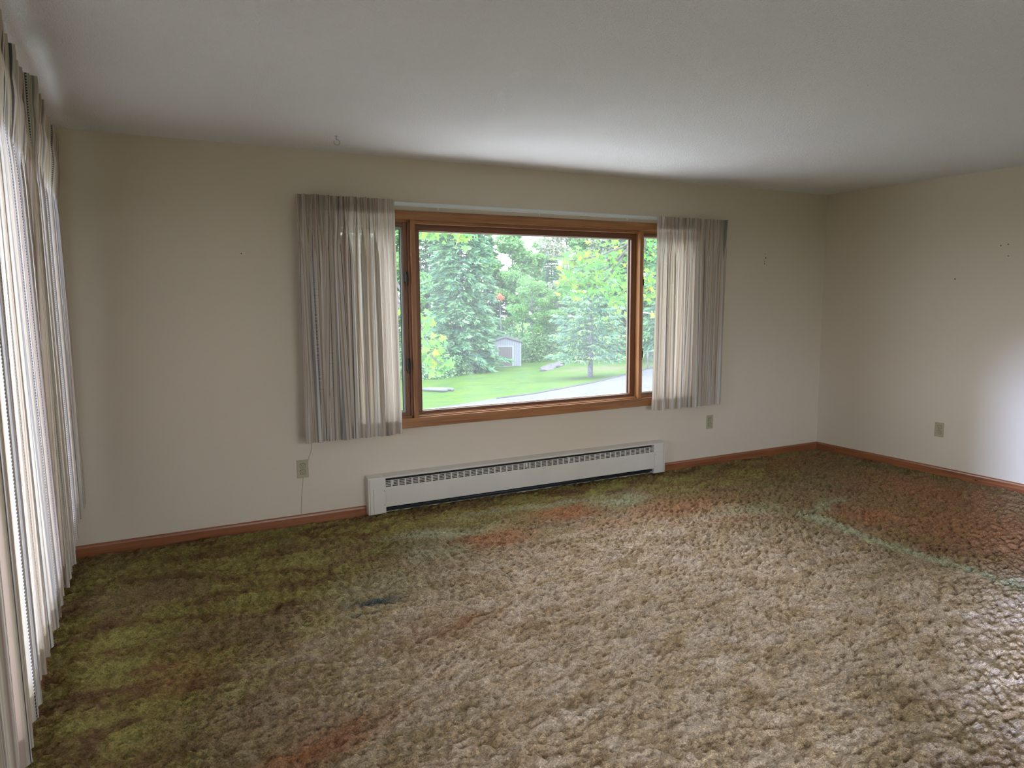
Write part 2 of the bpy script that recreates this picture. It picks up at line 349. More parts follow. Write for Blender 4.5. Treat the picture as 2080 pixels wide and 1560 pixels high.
def build_floor():
    s = .0046; y0 = .70
    nx = int((XR-XL)/s)+1; ny = int((D-y0)/s)+1
    dx = (XR-XL)/(nx-1); dy = (D-y0)/(ny-1)
    X, Y = np.meshgrid(XL+np.arange(nx)*dx, y0+np.arange(ny)*dy, indexing='ij')
    nz = lambda cell, seed, ang=.0, asp=1.0: vnoise(nx, ny, dx, dy, cell, seed, ang, asp)
    Z = .025*nz(.0155, 1, .3, 1.25) + .015*nz(.030, 2, .5, 1.2) + .007*nz(.085, 3, -.4, 1.6) + .006*nz(.22, 4, .25, 1.6)
    ridge = -np.abs(nz(.11, 9, -.35, 1.8))*.007; Z = Z + ridge
    wx = X + .10*nz(.25, 5)+.05*nz(.08, 6); wy = Y + .10*nz(.25, 7)+.05*nz(.08, 8)
    def ell(cx, cy, rx, ry, rot=0.0, soft=.45, amp=1.0):
        c, q = math.cos(rot), math.sin(rot); a = (wx-cx)*c+(wy-cy)*q; b_ = -(wx-cx)*q+(wy-cy)*c
        return amp*np.clip((1-np.sqrt((a/rx)**2+(b_/ry)**2))/soft, 0, 1)
    def line(p, q, wd, amp=1.0):
        p = np.array(p); q = np.array(q); d = q-p; Ln = np.hypot(*d); d = d/Ln
        t = np.clip((wx-p[0])*d[0]+(wy-p[1])*d[1], 0, Ln); r_ = np.hypot(wx-p[0]-t*d[0], wy-p[1]-t*d[1])
        return amp*np.clip(1.6-r_/wd*1.6, 0, 1)
    big = lambda *ls: np.clip(np.maximum.reduce(ls), 0, 1)
    olive = big(ell(.2, 3.6, 1.25, 1.7, 0, .5), ell(1.2, 4.6, 2.2, .55, 0, .6), ell(4.6, 4.55, 1.9, .6, 0, .6, .9), ell(.0, 2.6, .75, 1.0, 0, .5, .9), ell(3.0, 4.6, 1.2, .35, 0, .5))
    olive = olive*(1-.75*big(ell(-.1, 3.95, .5, .25), ell(.35, 3.35, .35, .2), ell(.3, 2.4, .4, .3), ell(5.4, 4.3, .6, .35)))
    tan = big(ell(2.1, 2.6, 2.1, 1.5, .2, .6), ell(1.6, 1.9, 1.4, 1.0, 0, .6), ell(3.2, 1.7, 1.2, 1.2, 0, .6, .8), ell(2.9, 3.5, 1.2, .6, 0, .7, .7))  # tan pile, plus part of the lit middle of the floor put into colour
    rust = big(ell(2.62, 4.17, .42, .20, 0, .7, .95), ell(1.97, 3.93, .34, .27, 0, .6, .8), ell(2.8, 3.8, .5, .18, 0, .7, .5), ell(3.35, 3.85, .75, .30, .1, .9, .75),
               ell(4.75, 2.55, .85, .95, .1, .7, .8), ell(5.3, 3.3, .6, .9, 0, .7, .65), ell(4.35, 3.1, .35, .30, 0, .7, .9), ell(1.22, 2.9, .32, .13, 0, .9, .6), ell(3.4, 3.45, .4, .2, 0, .9, .5),
               ell(.45, 2.28, .45, .14, .2, .8, .85), ell(.1, 3.05, .25, .2, 0, .8, .4), ell(5.2, 4.5, .7, .3, 0, .8, .55))
    green = big(line((4.02, 3.36), (3.93, 2.5), .085, .72), line((3.93, 2.5), (4.02, 1.6), .085, .72), ell(1.72, 4.15, .5, .13, -.15, .8, .75), ell(2.6, 4.38, 1.0, .10, 0, .8, .55),
                ell(3.10, 4.20, .32, .20, 0, .9, .8), ell(1.50, 3.85, .25, .25, 0, .9, .6), ell(3.7, 3.6, .5, .18, 0, .9, .4), line((4.02, 3.36), (4.5, 3.42), .07, .45), ell(1.1, 3.5, .5, .3, 0, .9, .35))
    blue = big(ell(.98, 3.33, .20, .05, -.1, .9, .9), ell(.92, 3.22, .14, .03, .1, .9, .7))
    # dents pressed by furniture: an oval rim, a few grooves
    cx, cy, rx, ry = 1.97, 3.93, .33, .27
    rr = np.sqrt(((X-cx)/rx)**2+((Y-cy)/ry)**2)
    Z -= .014*np.exp(-((rr-1)/.035)**2) + .004*(rr < 1)
    def groove(p, q, wd=.012, dep=.014):
        nonlocal Z
        p = np.array(p); q = np.array(q); d = q-p; Ln = np.hypot(*d); d = d/Ln
        t = np.clip((X-p[0])*d[0]+(Y-p[1])*d[1], 0, Ln); r_ = np.hypot(X-p[0]-t*d[0], Y-p[1]-t*d[1]); Z = Z - dep*np.exp(-(r_/wd)**2)
    groove((3.18, 4.17), (3.12, 3.82)); groove((4.03, 3.33), (4.5, 3.42), .015, .016); groove((4.42, 3.15), (4.55, 2.0)); groove((.95, 3.36), (1.10, 3.30), .014, .016); groove((.85, 3.23), (1.0, 3.24), .014, .016)
    groove((3.99, 3.32), (3.90, 2.5), .02, .010); groove((3.90, 2.5), (3.98, 1.6), .02, .010)
    groove((.15, 2.42), (.6, 2.40), .014, .014)
    edge = np.minimum(np.minimum(X-XL, XR-X), D-Y); Z = Z*np.clip(edge/.03, .25, 1)
    Z = Z - Z.max() + .012
    V = np.stack([X, Y, Z], -1).reshape(-1, 3)
    i = np.arange((nx-1)*(ny-1)); a = (i//(ny-1))*ny + i % (ny-1)
    Fq = np.stack([a, a+ny, a+ny+1, a+1], -1)
    base = len(V)
    V = np.vstack([V, [[XL, YB, 0], [XR, YB, 0], [XR, y0, -.012], [XL, y0, -.012]]])
    Fq = np.vstack([Fq, [[base, base+1, base+2, base+3]]])
    o = fast_mesh('floor', V, Fq, MT['carpet'], smooth=True)
    for n, A in (('olive', olive), ('tan', tan), ('rust', rust), ('green', green), ('blue', blue)):
        at_ = o.data.attributes.new(n, 'FLOAT', 'POINT'); d = np.zeros(len(V), np.float32); d[:nx*ny] = A.ravel(); at_.data.foreach_set('value', d)
    tag(o, kind='structure')
build_floor()
b = MB(); b.box(XL-T, XR+T, YB-T, D+T, -.35, -.10); tag(b.build('floor_slab', MT['wall']), kind='structure')

# ------------------------------------------------------------------ baseboards
def bb_prof(c, s):   # c = wall plane, s = direction into the room
    return [(c, -.04), (c+s*.014, -.04), (c+s*.014, .040), (c+s*.011, .050), (c+s*.005, .0565), (c, .0565)]
b = MB(); b.extrude(bb_prof(D, -1), 'x', XL, 1.372); tag(b.build('baseboard_back', MT['base_x']), kind='structure')
b = MB(); b.extrude(bb_prof(D, -1), 'x', 3.935, XR); tag(b.build('baseboard_back', MT['base_x']), kind='structure')
b = MB(); b.extrude(bb_prof(XR, -1), 'y', YB, D); tag(b.build('baseboard_right', MT['base_y']), kind='structure')
b = MB(); b.extrude(bb_prof(XL, 1), 'y', YB, D); tag(b.build('baseboard_left', MT['base_y']), kind='structure')

# ------------------------------------------------------------------ window_1, the wooden picture window
w1 = tag(empty('window_1', ((WX0+WX1)/2, D, WZ0)), kind='structure')
def wpart(b, name, mat, root, bevel=.002, label=None, recalc=True):
    o = b.build(name, mat, bevel=bevel, recalc=recalc); o.parent = root; o.matrix_parent_inverse = Matrix.Translation(-root.location)
    if label: o['label'] = label
    return o
y0 = D-.018
CX0, CX1 = WX0-.035, WX1+.035
wpart(MB().box(CX0, CX1, y0, D+.02, 1.996, 2.056), 'head_casing', MT['wood_x'], w1)
wpart(MB().box(CX0, CX1, y0-.004, D+.02, .568, .636), 'bottom_casing', MT['wood_x'], w1)
wpart(MB().box(CX0, WX0+.012, y0, D+.02, .636, 1.996), 'side_casing', MT['wood_z'], w1)
wpart(MB().box(WX1-.012, CX1, y0, D+.02, .636, 1.996), 'side_casing', MT['wood_z'], w1)
# inner jamb lining the opening
jb = MB(); jb.box(WX0, WX1, D+.02, D+.17, 1.975, 2.0); jb.box(WX0, WX1, D+.02, D+.17, .625, .650); jb.box(WX0, WX0+.02, D+.02, D+.17, .65, 1.975); jb.box(WX1-.02, WX1, D+.02, D+.17, .65, 1.975)
wpart(jb, 'jamb', MT['wood_x'], w1)
for (a, c) in ((1.733, 1.766), (3.674, 3.706)):
    m_ = MB(); m_.box(a, c, y0-.004, D+.15, .636, 1.996)
    wpart(m_, 'mullion', MT['wood_z'], w1)
    wpart(MB().box(a-.016 if a < 2 else c, a if a < 2 else c+.016, D-.004, D+.15, .65, 1.98), 'mullion_stop', MT['sash_z'], w1)
# centre fixed sash: stop strip, frame, glazing bead, pane
gx0, gx1, gz0, gz1 = 1.815, 3.628, .672, 1.929
st = MB(); st.box(1.766, 3.674, D-.002, D+.03, 1.972, 1.996); st.box(1.766, 3.674, D-.004, D+.03, .636, .644)
wpart(st, 'stop_strip', MT['wood_x'], w1)
sf = MB(); sf.box(1.766, 3.674, D+.035, D+.085, gz1, 1.98); sf.box(1.766, 3.674, D+.035, D+.085, .640, gz0)
wpart(sf, 'sash_rail', MT['sash_x'], w1)
sf = MB(); sf.box(1.766, gx0, D+.035, D+.085, gz0, gz1); sf.box(gx1, 3.674, D+.035, D+.085, gz0, gz1)
wpart(sf, 'sash_stile', MT['sash_z'], w1)
gl = MB(); yb0, yb1 = D+.060, D+.072; e = .006
gl.box(gx0, gx1, yb0, yb1, gz1-e, gz1+.001); gl.box(gx0, gx1, yb0, yb1, gz0-.001, gz0+e); gk = MB(); gk.box(gx0-.001, gx0+.004, yb0, yb1, gz0+e, gz1-e); gk.box(gx1-.006, gx1+.001, yb0, yb1, gz0+e, gz1-e); wpart(gk, 'gasket', MT['gasket'], w1, 0)
wpart(gl, 'glazing_bead', MT['glazing'], w1, .001)
def pane(x0, x1, y, z0, z1, root):
    g = MB(); g.add([(x0, y, z0), (x1, y, z0), (x1, y, z1), (x0, y, z1)], [(0, 1, 2, 3)])
    return wpart(g, 'pane', MT['glass'], root, 0, recalc=False)
pane(gx0, gx1, D+.068, gz0, gz1, w1)
# side casements
for (x0, x1, side) in ((1.222, 1.717, -1), (3.722, 4.198, 1)):
    s_ = MB(); f0, f1 = D+.012, D+.060; zb, zt = .650, 1.975; k = .026
    if side < 0: s_.box(x1-.030, x1, f0, f1, zb, zt); s_.box(x0, x0+.03, f0, f1, zb, zt)
    else: s_.box(x0, x0+.012, f0, f1, zb, zt); s_.box(x1-.03, x1, f0, f1, zb, zt)
    wpart(s_, 'casement_stile', MT['sash_z'], w1)
    r_ = MB(); xa, xb = (x0+.03, x1-.03) if side < 0 else (x0+.012, x1-.03)
    r_.box(xa, xb, f0, f1, zb, zb+k-.004); r_.box(xa, xb, f0, f1, zt-k, zt); wpart(r_, 'casement_rail', MT['sash_x'], w1)
    # grey screen frame and black gasket
    g_ = MB(); q = .013; za, zc = zb+k-.004, zt-k
    g_.box(xa, xa+q, f0+.01, f0+.026, za, zc); g_.box(xb-q, xb, f0+.01, f0+.026, za, zc); g_.box(xa+q, xb-q, f0+.01, f0+.026, za, za+q); g_.box(xa+q, xb-q, f0+.01, f0+.026, zc-q, zc)
    wpart(g_, 'screen_frame', MT['grey_metal'] if side < 0 else MT['glazing'], w1, .001)
    if side < 0:
        h_ = MB(); q2 = .004; A, B, C_, E_ = xa+q, xb-q, za+q, zc-q
        h_.box(A, A+q2, f0+.02, f0+.03, C_, E_); h_.box(B-q2, B, f0+.02, f0+.03, C_, E_); h_.box(A, B, f0+.02, f0+.03, C_, C_+q2); h_.box(A, B, f0+.02, f0+.03, E_-q2, E_)
        wpart(h_, 'gasket', MT['gasket'], w1, 0)
        # weathered outer sash edge seen through the glass
        o_ = MB(); o_.box(B-.040, B-.012, D+.10, D+.14, C_, E_); o_.box(A, B-.012, D+.10, D+.14, E_-.028, E_)
        wpart(o_, 'outer_sash', MT['weathered'], w1)
        o_ = MB(); o_.box(B-.060, B-.040, D+.11, D+.13, C_, E_-.028); wpart(o_, 'outer_stop', MT['outer'], w1)
    pane(xa+q, xb-q, D+.048, za+q, zc-q, w1)
    lx = 1.702 if side < 0 else 3.716
    for (z0, z1) in ((1.564, 1.647), (.962, 1.051)) if side < 0 else ((1.550, 1.628), (.964, 1.049)):
        hw = .009 if side < 0 else .004
        l_ = MB(); l_.box(lx-hw, lx+hw, D-.012, D+.013, z0+.015, z1); l_.box(lx-hw*.4, lx+hw*.9, D-.020, D-.006, z0+.006, z1-.02); l_.box(lx-.001, lx+.005 if side < 0 else lx+.003, D-.010, D+.004, z0-.012, z0+.02)
        wpart(l_, 'latch', MT['latch'], w1, .002)

# window_2 behind the left curtains, window_3 near the camera, added_window_4 behind it, unseen and added for more daylight indoors
def plain_window(name, axis, c, s, a0, a1, z0, z1, nm):
    root = tag(empty(name, ((a0+a1)/2, c, z0) if axis == 'y' else (c, (a0+a1)/2, z0)), kind='structure')
    def bx(b, p0, p1, q0, q1, zz0, zz1):
        q0, q1 = c+s*q0, c+s*q1
        if axis == 'y': b.box(p0, p1, min(q0, q1), max(q0, q1), zz0, zz1)
        else: b.box(min(q0, q1), max(q0, q1), p0, p1, zz0, zz1)
    cz, al = ('wood_x' if axis == 'y' else 'wood_y'), .06
    b = MB(); bx(b, a0-al, a1+al, -.018, 0, z1, z1+al); bx(b, a0-al, a1+al, -.018, 0, z0-al, z0); bx(b, a0-al, a0, -.018, 0, z0, z1); bx(b, a1, a1+al, -.018, 0, z0, z1)
    wpart(b, 'casing', MT[cz], root)
    b = MB()
    for i in range(nm+1):
        p = a0+(a1-a0)*i/nm; p0 = min(max(p-.025, a0), a1-.05); bx(b, p0, p0+.05, .02, .12, z0, z1)
    bx(b, a0, a1, .02, .12, z0, z0+.05); bx(b, a0, a1, .02, .12, z1-.05, z1)
    wpart(b, 'sash', MT['sash_z'], root)
    g = MB(); q = c+s*.07
    if axis == 'y': g.add([(a0, q, z0), (a1, q, z0), (a1, q, z1), (a0, q, z1)], [(0, 1, 2, 3)])
    else: g.add([(q, a0, z0), (q, a1, z0), (q, a1, z1), (q, a0, z1)], [(0, 1, 2, 3)])
    wpart(g, 'pane', MT['glass'], root, 0, recalc=False)
plain_window('window_2', 'x', XL, -1, LY0, LY1, LZ0, LZ1, 2)
plain_window('window_3', 'x', XL, -1, NY0, NY1, NZ0, NZ1, 1)
plain_window('added_window_4', 'y', YB, -1, RX0, RX1, RZ0, RZ1, 3)

# ------------------------------------------------------------------ curtains
def curtain(name, P0, P1, nrm, ztop, zbot, folds, seed, label, group, A_top=.018, A_bot=.036, flare=(0., 0.), lead=0.0, full=2.1, head=.095, hem=.105, flat=None, dxm=1.0):
    """P0,P1: plan end points of the pleated top; nrm: plan normal into the room. One striped panel with doubled header and hem"""
    rs = np.random.RandomState(seed)
    P0 = np.array(P0); P1 = np.array(P1); d = P1-P0; W = np.hypot(*d); t = d/W; n = np.array(nrm, float)
    ns = int(folds*46)+1; zs = np.concatenate([np.linspace(0, head, 7), np.linspace(head, .22, 8)[1:], np.linspace(.22, ztop-zbot, 44)[1:]])
    s = np.linspace(0, 1, ns)
    ph = np.interp(s, np.linspace(0, 1, folds+1), np.arange(folds+1)+np.r_[0, rs.uniform(-.22, .22, folds-1), 0])
    am = np.interp(s, np.linspace(0, 1, 2*folds+1), rs.uniform(.55, 1.25, 2*folds+1))
    am2 = np.interp(s, np.linspace(0, 1, 2*folds+1), rs.uniform(.3, 1.3, 2*folds+1))
    ph2 = np.interp(s, np.linspace(0, 1, folds+1), rs.uniform(-.5, .5, folds+1))
    fl = np.ones(ns)
    if flat: fl = 1-(1-flat[2])*np.clip((s-flat[0])/.06, 0, 1)*np.clip((flat[1]-s)/.06, 0, 1)
    am = am*fl; am2 = am2*fl; dxa = dxm*fl
    am3 = np.interp(s, np.linspace(0, 1, 9), rs.uniform(-1, 1, 9))
    V = []; UV = []
    for q in zs:
        k = q/(ztop-zbot); z = ztop-q
        drift = .35*k*ph2
        th = 2*math.pi*(ph+drift)
        # header: stiff pinch pleats (three fingers pinched together at the base of the band)
        fr = ph % 1.0
        fing = np.exp(-((fr-.5)/.20)**2)*np.cos(2*math.pi*(fr-.5)*5.0)
        pin = max(0., 1-abs(q-head)/.06)
        hd = A_top*(.80*am*fing*(1.0-.35*pin) + .55*np.exp(-((fr-.5)/.25)**2))
        body = A_bot*(.80*am*np.sin(th) + .30*am2*np.sin(2*th+1.1+2*ph2*k) + .14*np.sin(5.1*th*.5+ph2*6) + .35*am3*k)
        b_ = np.clip((q-head*.85)/.32, 0, 1); b_ = b_*b_*(3-2*b_)
        dep = hd*(1-b_) + body*b_*(.55+.45*k)
        if lead: dep = dep + lead*np.exp(-(s/.06)**2)*(1-.5*k)
        sx = s*W + (.30*W/folds)*am*np.sin(2*th)*b_*.65*dxa + (.22*W/folds)*np.sin(2*math.pi*(fr-.5))*(1-b_)*np.exp(-((fr-.5)/.3)**2)
        sx = sx + k*(flare[0]*(1-s)+flare[1]*s)
        pl = P0[None, :]+t[None, :]*sx[:, None]+n[None, :]*dep[:, None]
        zz = z + (.004*np.sin(th*.5+2) if q > ztop-zbot-.01 else 0*s) + (.003*am2 if q == 0 else 0)
        V.append(np.c_[pl, zz*np.ones(ns)]); UV.append(np.c_[s*W*full, np.full(ns, z)])
    V = np.array(V); UV = np.array(UV); nr = len(zs)
    def grid(r0, r1, off):
        sub = V[r0:r1].copy(); sub[:, :, 0] += n[0]*off; sub[:, :, 1] += n[1]*off
        m = r1-r0; i = np.arange((m-1)*(ns-1)); a = (i//(ns-1))*ns+i % (ns-1)
        return sub.reshape(-1, 3), np.stack([a, a+1, a+ns+1, a+ns], -1), UV[r0:r1].reshape(-1, 2)
    base = (float(P0[0]), float(P0[1]), zbot)
    root = tag(empty(name, base), label, 'curtain', group)
    def part(nm, r0, r1, off, lab=None):
        v, f, uv = grid(r0, r1, off); v = v-np.array(base)
        o = fast_mesh(nm, v, f, MT['curtain'], root, True, uv)
        if lab: o['label'] = lab
        return o
    part('drape', 0, nr, 0)
    ih = int(np.searchsorted(zs, head+1e-6)); part('header_band', 0, ih, -.003, 'stiff pinch pleated heading band')
    jb_ = int(np.searchsorted(zs, ztop-zbot-hem)); part('hem', jb_, nr, -.0035, 'doubled hem that shows darker against the light')
    return root

OFF = .085
curtain('curtain', (.965, D-OFF), (1.602, D-OFF), (0, -1), 2.112, .545, 8, 5, 'grey striped pleated curtain covering the left end of the wooden window', 'curtains at the far window', flare=(.0, .012), full=2.4, A_top=.036, A_bot=.046, flat=(.76, 1.2, .30), dxm=2.2)
curtain('curtain', (3.792, D-OFF), (4.545, D-OFF), (0, -1), 2.100, .535, 9, 12, 'grey beige striped pleated curtain covering the right end of the wooden window', 'curtains at the far window', A_top=.034, A_bot=.032, flare=(-.02, -.01), full=2.2)
curtain('curtain', (XL+.118, 3.03), (XL+.115, 4.26), (1, 0), 2.235, .425, 15, 21, 'cream striped backlit curtain panel on the left wall, nearest the room corner', 'curtains on the left wall', A_top=.03, A_bot=.036, flare=(-.03, .05), lead=.012, full=2.2)
curtain('curtain', (XL+.115, 1.45), (XL+.096, 3.24), (1, 0), 2.235, .425, 19, 33, 'cream striped backlit curtain panel on the left wall, cut by the picture edge', 'curtains on the left wall', A_top=.03, A_bot=.036, flare=(0, .06), full=2.2)

def rod(name, axis, a0, a1, c, z, s, label):
    root = tag(empty(name, ((a0+a1)/2, c, z) if axis == 'x' else (c, (a0+a1)/2, z)), label, 'curtain rod')
    b = MB()
    def bx(b, p0, p1, q0, q1, z0, z1):
        q0, q1 = c+s*q0, c+s*q1; q0, q1 = min(q0, q1), max(q0, q1)
        if axis == 'x': b.box(p0, p1, q0, q1, z0, z1)
        else: b.box(q0, q1, p0, p1, z0, z1)
    bx(b, a0, a1, -.004, .004, z-.008, z+.013); wpart(b, 'rail', MT['rod'], root, .002)
    b = MB(); bx(b, a0, a1, -.006, .008, z-.013, z-.008); wpart(b, 'track_lip', MT['white_metal'], root, .001)
    for p in (a0+.02, a0+(a1-a0)*.27, (a0+a1)/2, a0+(a1-a0)*.73, a1-.02):
        b = MB(); bx(b, p-.006, p+.006, -.004, -.062, z+.006, z+.016); bx(b, p-.008, p+.008, -.058, -.062, z-.022, z+.024); wpart(b, 'bracket', MT['rod'], root, .001)
    return root
rod('curtain_rod', 'x', 1.00, 4.50, D-.062, 2.092, -1, 'long white metal traverse rod spanning above the wooden window')
rod('curtain_rod', 'y', 1.47, 4.22, XL+.062, 2.19, 1, 'white traverse rod behind the left wall curtain headings')

# ------------------------------------------------------------------ baseboard heater
def heater():
    root = tag(empty('baseboard_heater', (2.65, D, 0)), 'long white metal baseboard heater with slotted grille under the window', 'heater')
    yf = D-.068; x0, x1 = 1.372, 3.928
    px0, px1 = 1.490, 3.816
    # back plate and top hood
    b = MB(); b.box(x0+.004, x1-.004, D-.004, D, .0, .262); wpart(b, 'back_plate', MT['white_metal'], root, .001)
    b = MB(); b.extrude([(D, .268), (yf+.004, .256), (yf-.001, .252), (yf-.001, .244), (yf+.002, .244), (yf+.006, .251), (D, .262)], 'x', px0-.002, px1+.002)
    wpart(b, 'top_hood', MT['white_metal'], root, 0)
    # front panel with the slotted grille strip
    b = MB(); b.box(px0, px1, yf, yf+.004, .043, .180); wpart(b, 'front_panel', MT['white_metal'], root, .001)
    g = MB(); n = 47; zs = [.180, .1875, .1915, .199, .203, .2105, .2145, .222, .226]
    yg0, yg1 = yf+.001, yf+.004
    p = (px1-px0)/n
    for i in range(n+1):
        xx = px0+i*p; g.box(max(px0, xx-.005), min(px1, xx+.005), yg0, yg1, .180, .228)
    for i in range(n):
        for z in (.1815, .1925, .2035, .2145, .2255):
            g.box(px0+i*p+.005, px0+(i+1)*p-.005, yg0, yg1, z-.0022, z+.0022)
    wpart(g, 'grille', MT['white_metal'], root, 0, recalc=False)
    b = MB(); b.box(px0, px1, yf+.03, D-.005, .06, .24); wpart(b, 'fin_element', MT['dark'], root, 0)
    b = MB(); b.tube([(px0, yf+.028, .024), (px1, yf+.028, .024)], .009, 8); wpart(b, 'lower_pipe', MT['fin'], root, 0)
    b = MB(); b.box(px0, px1, yf+.045, D-.005, .0, .05); wpart(b, 'lower_backing', MT['dark'], root, 0)
    for s in (0, 1):
        c = MB(); a, c1 = (x0, px0+.006) if s == 0 else (px1-.006, x1)
        out = a if s == 0 else c1; w_ = 1 if s == 0 else -1
        prof = [(D, .0), (yf, .0), (yf, .246), (yf+.006, .254), (D, .268)]
        c.extrude(prof, 'x', a, c1)
        wpart(c, 'end_cap', MT['white_metal'], root, .002)
        r0, r1 = (x0+.036, px0+.004) if s == 0 else (px1-.004, x1-.030)
        c = MB(); c.box(r0, r1, yf-.006, yf+.001, .004, .182); wpart(c, 'raised_cap_plate', MT['white_metal'], root, .003)
        e0 = x0+.012 if s == 0 else x1-.012
        c = MB(); c.box(e0-.0012, e0+.0012, yf-.001, yf+.004, .0, .247); wpart(c, 'seam', MT['wire'], root, 0)
        for z in (.060, .160):
            sx_ = r1-.010 if s == 0 else r0+.010
            c = MB(); c.tube([(sx_, yf-.0085, z), (sx_, yf-.004, z)], .0035, 8); wpart(c, 'screw', MT['steel'], root, 0)
    for xx in (1.545, 2.60, 2.98):
        c = MB(); c.box(xx-.007, xx+.007, yf+.0, yf+.02, .197, .226); wpart(c, 'damper_clip', MT['white_metal'], root, 0)
heater()

# ------------------------------------------------------------------ outlets
def outlet_at(loc, rz, label):
    root = tag(empty('power_outlet', loc, rz), label, 'outlet', 'almond duplex wall outlets')
    # local: x right, -y towards the room, z up
    def lp(b, name, mat, bevel=0, parent=root):
        o = b.build(name, mat, bevel=bevel); o.parent = parent; return o
    hw, hh = .037, .060
    b = MB(); b.box(-hw, hw, -.005, .0, -hh, hh); lp(b, 'cover_plate', MT['almond'], .003)
    for z in (-.021, .021):
        prof = []
        for i in range(24):
            a = 2*math.pi*i/24; prof.append((max(-.0165, min(.0165, .0185*math.cos(a))), max(-.0140, min(.0140, .0170*math.sin(a)))+z))
        b = MB(); n = len(prof); b.add([(x, -.0085, q) for x, q in prof]+[(x, -.0045, q) for x, q in prof], [tuple(range(n))]+[(i, (i+1) % n, n+(i+1) % n, n+i) for i in range(n)])
        rc = lp(b, 'receptacle', MT['almond'], .0008)
        b = MB(); b.box(-.0075, -.0055, -.0088, -.0078, z-.001, z+.0075); b.box(.0055, .0075, -.0088, -.0078, z+.0, z+.0070); b.tube([(0, -.0088, z-.0065), (0, -.0078, z-.0065)], .0026, 10)
        lp(b, 'slot', MT['slot'], 0, rc)
        ring = [(x*1.13, (q-z)*1.13+z) for x, q in prof]
        b = MB(); b.add([(x, -.0052, q) for x, q in ring]+[(x, -.0048, q) for x, q in ring], [tuple(range(n))]+[(i, (i+1) % n, n+(i+1) % n, n+i) for i in range(n)])
        lp(b, 'shadow_gap', MT['slot'], 0, rc)
    b = MB(); b.tube([(0, -.0068, 0), (0, -.0048, 0)], .0030, 10); lp(b, 'screw', MT['steel'])
outlet_at((.957, D, .361), 0, 'almond power outlet on the far wall below the left curtain')
outlet_at((4.476, D, .369), 0, 'almond power outlet on the far wall below the right curtain')
outlet_at((XR, 3.575, .364), -math.pi/2, 'almond power outlet on the right wall near the bright daylight patch')

# thin wire down the wall, ceiling hook, dry leaf
b = MB(); b.tube([(1.022, D-.0015, .60), (1.019, D-.0015, .505), (1.015, D-.0015, .47), (.998, D-.0015, .425), (.990, D-.0015, .40)], .0011, 6)
b.tube([(.958, D-.0015, .302), (.952, D-.0015, .25), (.944, D-.0015, .18), (.938, D-.0015, .10), (.936, D-.0015, .057)], .0011, 6)
tag(b.build('wall_wire', MT['wire']), 'thin grey wire running down the far wall behind the left outlet', 'wire')
hk = tag(empty('ceiling_hook', (1.13, 4.30, H)), 'small white cup hook screwed into the ceiling left of the window', 'hook')
b = MB(); pts = [(0, 0, 0), (0, 0, -.014)]
for i in range(13):
    a = math.radians(100-300*i/12); pts.append((.013*math.cos(a)+.002, 0, -.028+.013*math.sin(a)))
b.tube([(x*1.25, y, z*1.25) for x, y, z in pts], .0026, 8); o = b.build('hook_wire', MT['hook']); o.parent = hk
b = MB(); b.tube([(0, 0, 0), (0, 0, -.003)], .008, 14); o = b.build('collar', MT['hook']); o.parent = hk
b = MB()
rnd = random.Random(4)
for i in range(7):
    a = rnd.uniform(0, 6.28); l_ = rnd.uniform(.010, .022); h_ = rnd.uniform(.002, .018); c_ = Vector((5.825, 3.235, .014))
    d_ = Vector((math.cos(a)*.6, math.sin(a), 0)); p_ = Vector((-d_.y, d_.x, 0))*.004
    b.add([c_-p_, c_+d_*l_*.6-p_*1.6+Vector((0, 0, h_*.6)), c_+d_*l_+Vector((0, 0, h_)), c_+d_*l_*.6+p_*1.6+Vector((0, 0, h_*.6)), c_+p_], [(0, 1, 2, 3, 4)])
b.tube([(5.825, 3.235, .012), (5.822, 3.262, .020)], .0012, 5)
tag(b.build('dry_leaf', MT['leafdry'], recalc=False), 'tiny dark dry leaf on the carpet against the right baseboard', 'leaf')
#EXTERIOR
# ------------------------------------------------------------------ outdoors: ground
HF = np.array([FW[0], FW[1], 0.0]); HF /= np.linalg.norm(HF)
HR = np.array([HF[1], -HF[0], 0.0])
def ray(u, v): return FW + (u-1040)/F_PX*RT - (v-780)/F_PX*UP
def at(u, v, d):
    r = ray(u, v); return EYE + r*d/(r@HF)
# survey points of the sloping lawn: picture point and distance (m)
SURV = [(860, 830, 24), (1275, 800, 22), (870, 772, 50), (997, 750, 61), (1058, 741, 61), (1200, 769, 44), (1275, 731, 62), (1150, 736, 62), (1325, 749, 50)]
_P = np.array([at(*q) for q in SURV]); _l = _P@HR; _d = _P@HF
_A = np.c_[np.ones(len(_P)), _l, _d, _l*_d, _d*_d]
GC = np.linalg.lstsq(_A, _P[:, 2], rcond=None)[0]
def gz(x, y):
    l = x*HR[0]+y*HR[1]; d = x*HF[0]+y*HF[1]
    lc = np.clip(l, -30, 30); dc = np.clip(d, 14, 66)
    z = GC[0]+GC[1]*lc+GC[2]*dc+GC[3]*lc*dc+GC[4]*dc*dc
    return np.maximum(z, -9)+0*d
def gpt(u, v):
    """ground point seen at picture point (u,v)"""
    r = ray(u, v); lo = None
    for d in np.linspace(8, 66, 600):
        q = EYE + r*d/(r@HF)
        if q[2] <= gz(q[0], q[1]): lo = q; break
    return lo if lo is not None else EYE + r*64/(r@HF)
def gat(u, d, off=0.0):
    q = at(u, 583, d); return Vector((q[0], q[1], float(gz(q[0], q[1]))+off))

